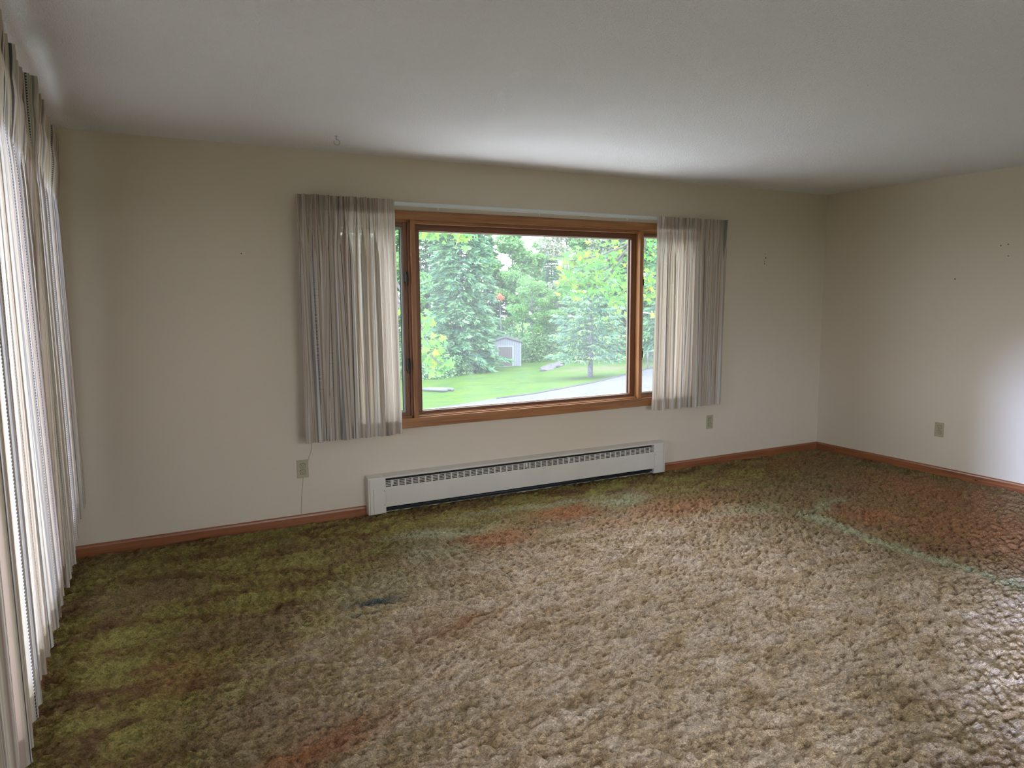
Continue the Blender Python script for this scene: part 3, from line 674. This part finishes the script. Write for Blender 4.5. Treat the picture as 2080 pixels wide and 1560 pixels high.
def leafmat(name, stops, trans=.25, rough=.6, jitter=True):
    m = bpy.data.materials.new(name); m.use_nodes = True; nt = m.node_tree
    nt.nodes.remove(nt.nodes['Principled BSDF']); out = nt.nodes['Material Output']
    g = N(nt, 'ShaderNodeNewGeometry'); r = ramp(nt, stops); L(nt, g.outputs['Random Per Island'], r.inputs[0])
    df = N(nt, 'ShaderNodeBsdfDiffuse'); tl = N(nt, 'ShaderNodeBsdfTranslucent'); L(nt, r.outputs[0], df.inputs[0]); L(nt, r.outputs[0], tl.inputs[0])
    a = N(nt, 'ShaderNodeMixShader'); a.inputs[0].default_value = trans; L(nt, df.outputs[0], a.inputs[1]); L(nt, tl.outputs[0], a.inputs[2])
    L(nt, a.outputs[0], out.inputs['Surface']); return m
MT['spruce'] = leafmat('spruce_needles', [(0, (.06, .14, .09)), (.45, (.10, .21, .12)), (.8, (.15, .29, .13)), (1, (.24, .38, .15))])
MT['spruce2'] = leafmat('blue_spruce_needles', [(0, (.08, .16, .12)), (.5, (.12, .23, .15)), (.85, (.22, .35, .14)), (1, (.32, .43, .13))])
MT['decid'] = leafmat('spring_leaves', [(0, (.10, .23, .09)), (.5, (.15, .32, .11)), (1, (.23, .40, .12))], .35)
MT['decid_pale'] = leafmat('pale_budding_leaves', [(0, (.16, .24, .15)), (.5, (.24, .31, .18)), (.8, (.31, .28, .24)), (1, (.34, .27, .24))], .35)
MT['maple'] = leafmat('maple_leaves', [(0, (.08, .22, .07)), (.5, (.11, .27, .05)), (.88, (.17, .29, .04)), (1, (.27, .27, .04))], .45)
MT['shrub'] = leafmat('shrub_leaves', [(0, (.07, .16, .08)), (.6, (.14, .26, .12)), (1, (.24, .35, .17))], .3)
MT['redleaf'] = leafmat('red_leaves', [(0, (.5, .12, .08)), (1, (.7, .25, .15))], .3)
MT['bark'] = plain('grey_bark', (.11, .11, .12), .9, spec=.05, var=.4, vs=8)
MT['bark_dark'] = plain('dark_bark', (.08, .075, .07), .9, spec=.05, var=.4, vs=8)
def grass_mat():
    m, nt, b = new_mat('mown_lawn'); v = coords(nt, (1, 1, 0))
    n = noise(nt, v, .5, 6, .7, .6); r = ramp(nt, [(.32, (.026, .070, .028)), (.5, (.042, .090, .012)), (.68, (.064, .104, .012))]); L(nt, n.outputs['Fac'], r.inputs[0])
    n2 = noise(nt, v, 5, 5, .7); r2 = ramp(nt, [(.3, (.7,)*3), (.7, (1.2,)*3)]); L(nt, n2.outputs['Fac'], r2.inputs[0])
    x = N(nt, 'ShaderNodeMix', data_type='RGBA', blend_type='MULTIPLY'); x.inputs['Factor'].default_value = 1; L(nt, r.outputs[0], x.inputs['A']); L(nt, r2.outputs[0], x.inputs['B'])
    # dry straw patch under the lone spruce
    d = N(nt, 'ShaderNodeVectorMath', operation='DISTANCE'); c = gpt(1235, 748); L(nt, v, d.inputs[0]); d.inputs[1].default_value = (c[0], c[1], 0)
    n3 = noise(nt, v, .8, 3); ad = N(nt, 'ShaderNodeMath', operation='MULTIPLY_ADD'); L(nt, n3.outputs['Fac'], ad.inputs[0]); ad.inputs[1].default_value = 6; L(nt, d.outputs['Value'], ad.inputs[2])
    mr = N(nt, 'ShaderNodeMapRange'); L(nt, ad.outputs[0], mr.inputs['Value']); mr.inputs['From Min'].default_value = 4; mr.inputs['From Max'].default_value = 8; mr.inputs['To Min'].default_value = .7; mr.inputs['To Max'].default_value = 0
    y = N(nt, 'ShaderNodeMix', data_type='RGBA'); L(nt, mr.outputs[0], y.inputs['Factor']); L(nt, x.outputs['Result'], y.inputs['A']); y.inputs['B'].default_value = (.095, .085, .05, 1)
    L(nt, y.outputs['Result'], b.inputs['Base Color']); b.inputs['Roughness'].default_value = .95
    b.inputs['Specular IOR Level'].default_value = .1
    bump(nt, n2.outputs['Fac'], b, .6, .08); return m
MT['grass'] = grass_mat()
def ground():
    n = 150; g = np.linspace(-1, 1, n); g = np.sign(g)*np.abs(g)**1.6*130
    cx, cy = 18, 30
    X, Y = np.meshgrid(g+cx, g+cy, indexing='ij'); Z = gz(X, Y)
    rs = np.random.RandomState(3); Z = Z + rs.uniform(-.03, .03, Z.shape)*(np.hypot(X, Y) > 15)
    inside = (X > XL-6) & (X < XR+6) & (Y > YB-6) & (Y < D+6)
    Z = np.where(inside, np.minimum(Z, -1.0), Z); Z = np.minimum(Z, np.where(np.hypot(X-2.7, Y-1) < 12, -1.0, 99))
    V = np.stack([X, Y, Z], -1).reshape(-1, 3); i = np.arange((n-1)*(n-1)); a = (i//(n-1))*n+i % (n-1)
    o = fast_mesh('lawn', V, np.stack([a, a+n, a+n+1, a+1], -1), MT['grass'], smooth=True); tag(o, kind='structure')
ground()
MT['asphalt'] = plain('pale_worn_asphalt', (.085, .087, .100), .9, var=.12, vs=1.2, bs=.2, spec=.03)
MT['curb'] = plain('worn_driveway_edge', (.055, .052, .062), .9, var=.2, vs=5, spec=.03)
def strip(name, upper, width_pts, mat, off):
    """ground hugging slab between two picture polylines given as ground points"""
    m = len(upper); V = []; 
    k = 10
    for i in range(m):
        a = upper[i]; b_ = width_pts[i]
        for j in range(k+1):
            q = a+(b_-a)*j/k; V.append((q[0], q[1], float(gz(q[0], q[1]))+off))
    F = [(i*(k+1)+j, (i+1)*(k+1)+j, (i+1)*(k+1)+j+1, i*(k+1)+j+1) for i in range(m-1) for j in range(k)]
    b = MB(); b.add(V, F, 0, True)
    o = b.build(name, mat); tag(o, kind='structure')
    so_ = o.modifiers.new('t', 'SOLIDIFY'); so_.thickness = .05; return o
up = [gpt(u, v) for u, v in [(820, 846), (880, 836), (950, 825), (1010, 814), (1083, 804), (1157, 789), (1215, 777), (1270, 762), (1300, 754), (1325, 748), (1400, 728)]]
near = [q - HF*9 + HR*7 for q in up]
strip('driveway', up, near, MT['asphalt'], .05)
strip('driveway_edge', [q - HF*.25 for q in up[3:]], [q - HF*1.1 for q in up[3:]], MT['curb'], .075)

# pale gravel apron added by the house, unseen below the sill, bounces light onto the ceiling
MT['bounce_gravel'] = plain('pale_bounce_gravel', (.64, .64, .63), .9, var=.15, vs=20, bs=.3)
b = MB(); b.box(XL-7, XR+2.5, D+.25, D+5.5, -1.3, -.95); b.box(XL-7, XL-.25, YB-6, D+.25, -1.3, -.95)
tag(b.build('bounce_apron', MT['bounce_gravel']), kind='structure')

# ------------------------------------------------------------------ trees
def frond_tris(P, T, Sd, Ln, Wd, droop, rs):
    """small three point needle sprays"""
    tip = P + T*Ln[:, None]; tip[:, 2] -= droop*Ln
    a = P - Sd*Wd[:, None]; b_ = P + Sd*Wd[:, None]
    V = np.stack([a, b_, tip], 1).reshape(-1, 3); return V, np.arange(len(V)).reshape(-1, 3)
def conifer(name, h, R, seed, mat, clear=.08, whorls=34, nb=8, spr=34, droop=.25, size=.34, thick=.02, power=.85, sag=.35):
    """returns trunk and foliage mesh objects (origin at the foot)"""
    rs = np.random.RandomState(seed); PP = []; TT = []; SS = []; LL = []; WW = []
    tb = MB(); tb.tube([(0, 0, -.4), (.02*h/10, 0, h*.3), (-.02*h/10, .03, h*.65), (0, 0, h)], [thick*h*1.25, thick*h, thick*h*.55, .012], 8)
    for i in range(whorls):
        f = clear+(1-clear)*((i+rs.uniform(-.3, .3))/whorls); f = min(max(f, clear), .985); z0 = f*h
        rad = R*(1-(f-clear)/(1-clear))**power*rs.uniform(.75, 1.1)+.15
        for j in range(nb):
            az = 2*math.pi*(j/nb)+i*1.3+rs.uniform(-.3, .3); ln = rad*rs.uniform(.7, 1.12)
            d = np.array([math.cos(az), math.sin(az), 0]); sd = np.array([-d[1], d[0], 0])
            n = max(6, int(spr*(ln/R)+4)); t = np.sqrt(rs.uniform(.04, 1, n)); side = rs.uniform(-1, 1, n)
            wid = ln*.26*(1-t)+.10*ln*t*(1-t)*4*.5
            z = z0 + ln*(.10*t - sag*t*t + .10*t**4) - np.abs(side)*wid*droop
            p = d[None]*(t*ln)[:, None]+sd[None]*(side*wid)[:, None]; p[:, 2] = z
            p += rs.normal(0, .035*size*3, p.shape)
            dirn = d[None]*rs.uniform(.5, 1, (n, 1))+sd[None]*(side*.9+rs.normal(0, .25, n))[:, None]; dirn[:, 2] = rs.normal(-.05, .25, n)
            dirn /= np.linalg.norm(dirn, axis=1)[:, None]
            up_ = rs.normal(0, 1, (n, 3)); sv = np.cross(dirn, up_); sv /= np.linalg.norm(sv, axis=1)[:, None]+1e-6
            PP.append(p); TT.append(dirn); SS.append(sv); LL.append(size*rs.uniform(.6, 1.4, n)); WW.append(size*.22*rs.uniform(.6, 1.3, n))
            if j % 2 == 0 and ln > .5:
                tb.tube([(0, 0, z0), tuple(d[:2]*ln*.5)+(z0+ln*(.05-sag*.25),), tuple(d[:2]*ln*.92)+(z0+ln*(.09-sag*.85),)], [.012*ln+.006, .008*ln+.004, .004], 4, cap=False)
    V, F = frond_tris(np.vstack(PP), np.vstack(TT), np.vstack(SS), np.concatenate(LL), np.concatenate(WW), .15, rs)
    root = empty(name, (0, 0, 0)); t_ = tb.build('trunk', MT['bark'], root, recalc=False)
    fo = fast_mesh('foliage', V, F, MT[mat], root); return root
def leafquads(P, size, rs, flat=.5):
    n = len(P); a = rs.normal(0, 1, (n, 3)); a[:, 2] *= flat; a /= np.linalg.norm(a, axis=1)[:, None]
    b_ = np.cross(a, rs.normal(0, 1, (n, 3))); b_ /= np.linalg.norm(b_, axis=1)[:, None]
    s = (size*rs.uniform(.6, 1.35, n))[:, None]
    V = np.stack([P-a*s*.5, P+b_*s*.32, P+a*s*.6, P-b_*s*.32], 1).reshape(-1, 3); return V, np.arange(4*n).reshape(-1, 4)
def deciduous(name, h, R, seed, mat, n=9000, size=.16, base=.25, trunk=.11, nblob=26, bark='bark', lean=0.0):
    rs = np.random.RandomState(seed); tb = MB()
    tb.tube([(0, 0, -.4), (lean*.2, .05, h*.3), (lean*.6, -.1, h*.6), (lean, 0, h*.93)], [trunk*1.2, trunk, trunk*.6, .02], 7)
    P = []
    for k in range(nblob):
        z = h*(base+(1-base)*rs.uniform(0, 1)**.8); f = (z/h-base)/(1-base)
        rr = R*math.sqrt(max(.05, 1-(2*f-.8)**2*.75))*rs.uniform(.25, .95); az = rs.uniform(0, 6.283)
        c = np.array([rr*math.cos(az)+lean*f, rr*math.sin(az), z]); br = R*rs.uniform(.22, .42)
        m = n//nblob; q = rs.normal(0, 1, (m, 3)); q /= np.linalg.norm(q, axis=1)[:, None]; q *= (rs.uniform(.2, 1, m)**.45)[:, None]*br; q[:, 2] *= .62
        P.append(c+q)
        tb.tube([(lean*f*.7, 0, max(h*.12, z-rr*.9)), tuple(c*[.55, .55, 0]+[0, 0, z-rr*.25]), tuple(c)], [trunk*.32, trunk*.2, .01], 4, cap=False)
    V, F = leafquads(np.vstack(P), size, rs)
    root = empty(name, (0, 0, 0)); tb.build('trunk', MT[bark], root, recalc=False); fast_mesh('foliage', V, F, MT[mat], root); return root
def copy_thing(r):
    c = r.copy(); COL.objects.link(c)
    for ch in r.children:
        k = ch.copy(); COL.objects.link(k); k.parent = c
    return c
def place(root, u, d, rz, sc, label, cat='tree', group=None, off=0.0):
    root.location = gat(u, d, off); root.rotation_euler = (0, 0, rz); root.scale = (sc, sc, sc)
    tag(root, label, cat, group); return root

big = conifer('spruce_tree', 18, 3.3, 1, 'spruce', clear=.03, whorls=52, nb=9, spr=70, size=.42, sag=.42, thick=.012, power=.5)
place(big, 936, 57, .4, 1, 'huge drooping spruce tree left of the grey shed')
lone = conifer('spruce_tree', 7.3, 2.9, 7, 'spruce2', clear=.15, whorls=22, nb=8, spr=95, size=.27, sag=.14, thick=.019, power=.62, droop=.15)
place(lone, 1200, 44, .9, 1, 'lone open spruce with bare lower trunk beside the driveway')
sA = conifer('spruce_tree', 14, 3.4, 11, 'spruce', clear=.04, whorls=40, nb=9, spr=60, size=.46, sag=.3, power=.6)
dA = deciduous('leafy_tree', 13, 3.6, 21, 'decid', n=19000, size=.28)
dB = deciduous('leafy_tree', 12, 3.2, 22, 'decid_pale', n=11000, size=.24, trunk=.13, nblob=34)
dC = deciduous('leafy_tree', 9, 2.6, 23, 'decid', n=8000, size=.20, trunk=.07)
G = 'trees of the wood behind the lawn'
place(sA, 868, 74, 0, 1.15, 'dark spruce of the wood, leftmost tree through the picture window', group=G)
place(dA, 1040, 79, .5, 1.0, 'green leafy tree rising behind the grey shed', group=G)
place(dB, 1150, 74, 1.1, 1.15, 'pale pinkish budding tree right of the sky gap', group=G)
place(dC, 1080, 69, 0, .85, 'small fresh green tree just right of the grey shed', group=G)
for (src, u, d, rz, sc, lab) in [
    (sA, 1262, 70, 2.0, 1.1, 'dark spruce behind the right edge of the picture window'),
    (sA, 1120, 82, 4.0, .75, 'slim spruce in the middle of the wood right of the shed'),
    (sA, 985, 80, 3.0, 1.0, 'tall spruce half hidden behind the huge drooping spruce'),
    (dA, 1200, 82, 2.2, 1.05, 'tall leafy tree behind the lone driveway spruce'),
    (dA, 1105, 92, 3.4, .95, 'distant leafy tree between shed and pale budding tree'),
    (dA, 905, 90, 1.7, .95, 'distant leafy tree at the upper left of the picture window'),
    (dC, 1130, 68, 1.2, .75, 'low bright green tree over the stone heap'),
    (dC, 1240, 66, 2.8, .95, 'bushy green tree at the right end of the lawn'),
    (dC, 1060, 76, 4.4, 1.0, 'slender green tree whose crown meets the sky gap'),
    (dB, 1215, 70, 3.0, .95, 'pale budding tree behind the top of the lone spruce'),
    (dA, 1330, 70, 5.0, 1.1, 'tall leafy tree seen through the right side casement'),
    (sA, 1375, 60, 1.0, 1.0, 'spruce standing behind the right striped curtain'),
    (dA, 800, 64, 2.0, 1.0, 'leafy tree seen through the left side casement'),
    (sA, 730, 66, 5.0, 1.0, 'spruce standing behind the left striped curtain')]:
    place(copy_thing(src), u, d, rz, sc, lab, group=G)
# the wood goes on to both sides, hidden by the walls and curtains in the photograph
for (src, u, d, rz, sc) in [(dA, 660, 62, .3, 1.0), (sA, 590, 64, 1.3, 1.05), (dA, 510, 60, 2.3, .95), (sA, 430, 62, 3.3, 1.1), (dA, 340, 60, 4.3, 1.0), (sA, 240, 62, 5.3, 1.0), (dA, 130, 62, .9, 1.05), (sA, 0, 62, 1.9, 1.1), (dA, -140, 62, 2.9, 1.1)]:
    place(copy_thing(src), u, d, rz, sc, 'tree of the wood further left, beyond the left end of the window', group='trees of the wood left of the view')
for (src, u, d, rz, sc) in [(dA, 1450, 66, .6, 1.0), (sA, 1530, 64, 1.6, 1.05), (dA, 1620, 66, 2.6, 1.0), (sA, 1720, 66, 3.6, 1.05), (dA, 1840, 66, 4.6, 1.05)]:
    place(copy_thing(src), u, d, rz, sc, 'tree of the wood further right, beyond the right end of the window', group='trees of the wood right of the view')
# undergrowth along the wood edge
def shrub(seed, R, h):
    rs = np.random.RandomState(seed); n = 2600; q = rs.normal(0, 1, (n, 3)); q /= np.linalg.norm(q, axis=1)[:, None]; q *= (rs.uniform(.1, 1, n)**.4)[:, None]
    q[:, 0] *= R; q[:, 1] *= R; q[:, 2] = np.abs(q[:, 2])*h; lump = .25*np.sin(q[:, 0]*3+seed)*np.cos(q[:, 1]*2.6); q[:, 2] *= 1+lump
    V, F = leafquads(q, .17, rs); root = empty('shrub', (0, 0, 0)); fast_mesh('foliage', V, F, MT['shrub'], root)
    b = MB()
    for k in range(7):
        a = k*.9; b.tube([(0, 0, -.2), (R*.3*math.cos(a), R*.3*math.sin(a), h*.4), (R*.6*math.cos(a), R*.6*math.sin(a), h*.8)], [.03, .02, .008], 4, cap=False)
    b.build('stems', MT['bark'], root, recalc=False); return root
sh1 = shrub(1, 2.2, 1.7); sh2 = shrub(2, 1.8, 2.6)
SG = 'shrubs along the wood edge'
place(sh1, 872, 53, 0, .9, 'low shrub at the left end of the lawn edge', 'shrub', SG)
place(sh2, 1078, 66, 0, 1, 'tall shrub just right of the shed at the lawn edge', 'shrub', SG)
for (src, u, d, sc, lab) in [(sh1, 905, 55, 1.0, 'shrub below the left side of the huge spruce'), (sh1, 945, 57.5, .9, 'shrub at the foot of the huge spruce trunk'), (sh1, 980, 60, .7, 'shrub touching the left wall of the grey shed'),
    (sh2, 1105, 67, 1.05, 'shrub second to the right from the shed at the lawn edge'), (sh2, 1140, 67, 1.0, 'shrub behind the stone heap'), (sh2, 1175, 67, 1.05, 'shrub left behind the lone spruce'),
    (sh2, 1215, 67, 1.0, 'shrub behind the trunk of the lone spruce'), (sh2, 1250, 66, 1.1, 'shrub at the right edge of the picture window'), (sh2, 1300, 66, 1.3, 'shrub behind the wire fence in the right casement'), (sh2, 840, 55, 1.2, 'shrub seen low through the left side casement'), (sh2, 1050, 70, 1.2, 'shrub right behind the grey shed')]:
    place(copy_thing(src), u, d, u*.01, sc, lab, 'shrub', SG)

# ------------------------------------------------------------------ near maples
def maple_leaf_pts():
    pts = [(0, -.15), (.12, -.02), (.42, -.10), (.30, .12), (.52, .30), (.26, .30), (.16, .42), (0, .78), (-.16, .42), (-.26, .30), (-.52, .30), (-.30, .12), (-.42, -.10), (-.12, -.02)]
    return np.array(pts)
def maple(name, label, foot, twigs, seed, leaf=.15):
    """twigs: list of (polyline points, leaves, spread)"""
    rs = np.random.RandomState(seed); root = tag(empty(name, tuple(foot)), label, 'tree'); f = np.array(foot)
    tb = MB(); top = np.array([foot[0], foot[1], 5.5])
    tb.tube([(0, 0, -.3), (.05, 0, 2.5), tuple(top-f)], [.16, .13, .07], 9)
    LP = maple_leaf_pts(); LV = []; LF = []; cnt = 0
    for pts, n, spread in twigs:
        pts = [np.array(p, float) for p in pts]; rel = [tuple(p-f) for p in pts]
        rad = np.linspace(.03, .005, len(pts)); tb.tube(rel, list(rad), 5, cap=False)
        seg = np.array(pts)
        for _ in range(n):
            t = rs.uniform(.25, 1)**.7*(len(pts)-1); i = min(int(t), len(pts)-2); c = seg[i]+(seg[i+1]-seg[i])*(t-i)
            c = c + rs.normal(0, spread, 3)*[1, 1, .75]; c[2] -= .02
            nrm = rs.normal(0, .55, 3)+[0, -.35, .75]; nrm /= np.linalg.norm(nrm); ax = np.cross(nrm, rs.normal(0, 1, 3)); ax /= np.linalg.norm(ax); ay = np.cross(nrm, ax)
            s = leaf*rs.uniform(.6, 1.2); dr = (LP[:, 0]**2)*.25
            V = c-f + ax[None]*(LP[:, 0]*s)[:, None]+ay[None]*(LP[:, 1]*s)[:, None]-nrm[None]*(dr*s)[:, None]
            LV += [tuple(v) for v in V]; LF.append(tuple(range(cnt, cnt+len(LP)))); cnt += len(LP)
        for _ in range(max(3, n//22)):
            t = rs.uniform(.3, 1)*(len(pts)-1); i = min(int(t), len(pts)-2); c = seg[i]+(seg[i+1]-seg[i])*(t-i); e_ = c+rs.normal(0, spread*1.3, 3)
            tb.tube([tuple(c-f), tuple((c+e_)/2-f+rs.normal(0, .02, 3)), tuple(e_-f)], [.006, .004, .003], 4, cap=False)
    tb.build('trunk', MT['bark_dark'], root, recalc=False)
    b = MB(); b.add(LV, LF); b.build('leaves', MT['maple'], root, recalc=False); return root
A = lambda u, v, d: at(u, v, d)
fr = gat(1412, 13.5); 
tw = [([A(1405, 380, 13), A(1330, 430, 12.6), A(1280, 500, 12.2), A(1235, 545, 12), A(1195, 568, 11.8)], 120, .16),
      ([A(1330, 430, 12.6), A(1270, 500, 12), A(1215, 520, 11.7), A(1175, 528, 11.5), A(1150, 530, 11.4)], 130, .13),
      ([A(1280, 500, 12.2), A(1230, 570, 12), A(1190, 585, 11.8), A(1150, 574, 11.6)], 130, .12),
      ([A(1330, 430, 12.6), A(1290, 560, 12.5), A(1262, 595, 12.3), A(1250, 610, 12.2)], 110, .15),
      ([A(1405, 380, 13), A(1320, 480, 13), A(1290, 500, 13.2), A(1262, 490, 13.2)], 110, .20),
      ([A(1405, 440, 13), A(1350, 560, 13), A(1315, 590, 13)], 110, .22)]
maple('maple_tree', 'maple with bright yellow green leaves reaching in at the upper right of the view', fr, tw, 31, .13)
fl = gat(770, 12.5)
tw = [([A(775, 500, 12), A(810, 610, 11.5), A(845, 650, 11), A(866, 690, 10.8), A(872, 715, 10.6)], 60, .13),
      ([A(775, 520, 12), A(820, 600, 11.5), A(850, 640, 11.3), A(862, 665, 11.2)], 60, .12),
      ([A(800, 600, 12), A(850, 700, 10.8), A(885, 730, 10.5), A(900, 742, 10.4)], 60, .09),
      ([A(775, 420, 12), A(840, 440, 11), A(890, 462, 10.6), A(950, 472, 10.4)], 80, .10),
      ([A(775, 420, 12), A(850, 450, 11), A(880, 478, 10.6)], 40, .09)]
maple('maple_tree', 'maple with large green leaves hanging in along the left edge of the view', fl, tw, 32, .14)

# red leaved sprig in the wood
rs = np.random.RandomState(5); c = at(1015, 603, 66); g0 = gat(1015, 66)
V, F = leafquads(np.array(c)-np.array(g0)+rs.normal(0, 1, (90, 3))*[.22, .22, .16], .16, rs)
rr = tag(empty('red_leaved_sapling', g0), 'thin sapling with a tuft of red leaves in front of the wood', 'tree')
fast_mesh('foliage', V, F, MT['redleaf'], rr)
b = MB(); b.tube([(0, 0, -.2), (.1, 0, (c[2]-g0[2])*.5), tuple(np.array(c)-np.array(g0))], [.05, .04, .02], 5); b.build('trunk', MT['bark'], rr, recalc=False)

# ------------------------------------------------------------------ shed
MT['shed_wall'] = plain('shed_grey_siding', (.17, .175, .225), .7, var=.04, vs=3)
MT['shed_trim'] = plain('shed_white_trim', (.25, .27, .34), .6)
MT['shed_roof'] = plain('shed_roof', (.06, .065, .07), .9, spec=.05)
MT['shed_door'] = plain('shed_door_brown', (.10, .088, .092), .6, var=.1)
MT['shed_groove'] = plain('shed_groove', (.10, .09, .09), .8)
def shed():
    d = 61.0; base = at(1027.5, 746, d); k = d/F_PX
    zf = float(gz(base[0], base[1])); W2 = 31*k; zb = at(1027, 750.5, d)[2]-.05
    eave = at(1057, 695.5, d)[2]; apex = at(1025, 686.5, d)[2]
    root = tag(empty('garden_shed', (base[0], base[1], zb)), 'small grey gabled shed with brown roll-up door at the wood edge', 'shed')
    ang = math.atan2(HR[1], HR[0]); root.rotation_euler = (0, 0, ang)     # local x = to the right, y = away
    e, a = eave-zb, apex-zb; dp = 3.2
    xl, xr = -W2, W2
    b = MB(); b.add([(xl, 0, -.6), (xr, 0, -.6), (xr, 0, e), (0, 0, a), (xl, 0, e), (xl, dp, -.6), (xr, dp, -.6), (xr, dp, e), (0, dp, a), (xl, dp, e)],
        [(0, 1, 2, 3, 4), (5, 9, 8, 7, 6), (0, 4, 9, 5), (1, 6, 7, 2), (0, 5, 6, 1), (4, 3, 8, 9), (3, 2, 7, 8)])
    b.build('walls', MT['shed_wall'], root)
    b = MB(); n = 17
    for i in range(1, n):
        x = xl+(xr-xl)*i/n; zt = a-(a-e)*abs(x)/W2
        b.box(x-.010, x+.010, -.008, .0, 0.0 if x > 0 else -.2, zt-.05)
    b.build('siding_grooves', MT['shed_trim'], root)
    b = MB(); o_ = .10; t = .06
    for s in (-1, 1):
        b.add([(0, -o_, a+t), (0, dp+o_, a+t), (s*(W2+.08), dp+o_, e+t-.03), (s*(W2+.08), -o_, e+t-.03), (0, -o_, a), (0, dp+o_, a), (s*(W2+.08), dp+o_, e-.03), (s*(W2+.08), -o_, e-.03)],
              [(0, 1, 2, 3), (4, 7, 6, 5), (0, 3, 7, 4), (1, 5, 6, 2), (2, 6, 7, 3)])
    b.build('roof', MT['shed_roof'], root)
    dl, dr = (1012.8-1027.5)*k, (1040.8-1027.5)*k; d0 = at(1027, 743.5, d)[2]-zb; d1 = at(1027, 704.5, d)[2]-zb
    b = MB(); b.box(dl-.10, dl, -.03, 0, d0-.1, d1+.10); b.box(dr, dr+.10, -.03, 0, d0-.1, d1+.10); b.box(dl, dr, -.03, 0, d1, d1+.10); b.box(dl, dr, -.03, 0, d0-.12, d0)
    b.box(xr-.07, xr+.01, -.02, .02, -.3, e); b.box(xl-.01, xl+.07, -.02, .02, -.5, e)
    b.build('trim', MT['shed_trim'], root)
    b = MB(); n = 15
    for i in range(n):
        z0 = d0+(d1-d0)*i/n; z1 = d0+(d1-d0)*(i+1)/n-.03; b.box(dl, dr, -.02, -.005, z0, z1)
    dd = b.build('roll_up_door', MT['shed_door'], root)
    b = MB(); b.box(dl, dr, -.006, -.001, d0, d1); o = b.build('door_gap', MT['shed_groove'], dd)
shed()

# stones by the wood, long pale board on the lawn, wire fence
rs = np.random.RandomState(9); MT['stone'] = plain('pale_stone', (.09, .085, .09), .9, spec=.05, var=.2, vs=6)
s0 = gpt(1130, 744); b = MB()
SGp = 'pale stones lying in the lawn'
proto = None
for i in range(14):
    u = 1108+(i % 7)*6.5+rs.uniform(-2, 2); v = 753-(i % 7)*2.4+(i//7)*4.0-4+rs.uniform(-1, 1); c = gpt(u, v)
    if proto is None:
        sb = MB(); nlat, nlon = 5, 8; V = [(0, 0, .5)]
        for a in range(1, nlat):
            for o_ in range(nlon):
                th = math.pi*a/nlat; p_ = 2*math.pi*o_/nlon; r_ = .5*rs.uniform(.75, 1.15); V.append((r_*math.sin(th)*math.cos(p_), r_*math.sin(th)*math.sin(p_), r_*math.cos(th)*.8))
        V.append((0, 0, -.4)); F = [(0, 1+k, 1+(k+1) % nlon) for k in range(nlon)]
        for a in range(nlat-2): F += [(1+a*nlon+k, 1+(a+1)*nlon+k, 1+(a+1)*nlon+(k+1) % nlon, 1+a*nlon+(k+1) % nlon) for k in range(nlon)]
        F += [(len(V)-1, 1+(nlat-2)*nlon+(k+1) % nlon, 1+(nlat-2)*nlon+k) for k in range(nlon)]
        sb.add(V, F); o = sb.build('stone', MT['stone']); proto = o
    else:
        o = proto.copy(); COL.objects.link(o)
    o.location = (c[0], c[1], float(gz(c[0], c[1]))+.06); s = rs.uniform(.45, .85); o.scale = (s*1.5, s*1.2, s*.55); o.rotation_euler = (rs.uniform(-.2, .2), rs.uniform(-.2, .2), rs.uniform(0, 6))
    tag(o, 'pale stone in the flat heap on the lawn left of the lone spruce', 'stone', SGp)
p0 = gpt(858, 795); p1 = gpt(908, 797); b = MB(); MT['board'] = plain('pale_board', (.11, .115, .12), .7, spec=.1)
dv = Vector(p1-p0); dv.z = 0; Ln = dv.length; bo = b
for k, wd in ((0, .09), (1, .09)):
    q = Vector((0, 0, 0))+Vector((-dv.y, dv.x, 0)).normalized()*k*.35
    b.tube([(q.x, q.y, .16), (q.x+dv.x*.5, q.y+dv.y*.5, .16+(p1[2]-p0[2])*.5), (q.x+dv.x, q.y+dv.y, .16+p1[2]-p0[2])], wd, 8)
o = b.build('plastic_pipe', MT['board']); o.location = (p0[0], p0[1], float(gz(p0[0], p0[1]))-.04); tag(o, 'long pale pipe lying on the lawn at the lower left of the view', 'pipe')
MT['fence'] = plain('galvanised_wire', (.12, .13, .13), .6, .3)
def fence():
    a = gat(1302, 50); c = gat(1352, 47); n = 3
    root = tag(empty('wire_fence', a), 'chain link fence panel beyond the driveway in the right casement', 'fence')
    dv = Vector(c)-Vector(a); h = 1.25
    for i in range(n+1):
        b = MB(); q = dv*(i/n); b.tube([(q.x, q.y, q.z-.3), (q.x, q.y, q.z+h+.05)], .035, 6); b.build('post', MT['fence'], root)
    b = MB(); b.tube([(0, 0, h), tuple(dv+Vector((0, 0, h)))], .03, 6); b.build('top_rail', MT['fence'], root)
    b = MB(); Ln = dv.length; st = .16; m = int(Ln/st)
    for s in (-1, 1):
        for i in range(-8, m+8):
            x0 = i*st; x1 = x0+s*h; t0, t1 = 0, 1
            if min(x0, x1) < 0 or max(x0, x1) > Ln: continue
            q0 = dv*(x0/Ln); q1 = dv*(x1/Ln); b.tube([(q0.x, q0.y, q0.z), (q1.x, q1.y, q1.z+h)], .009, 3, cap=False)
    b.build('chain_mesh', MT['fence'], root, recalc=False)
fence()
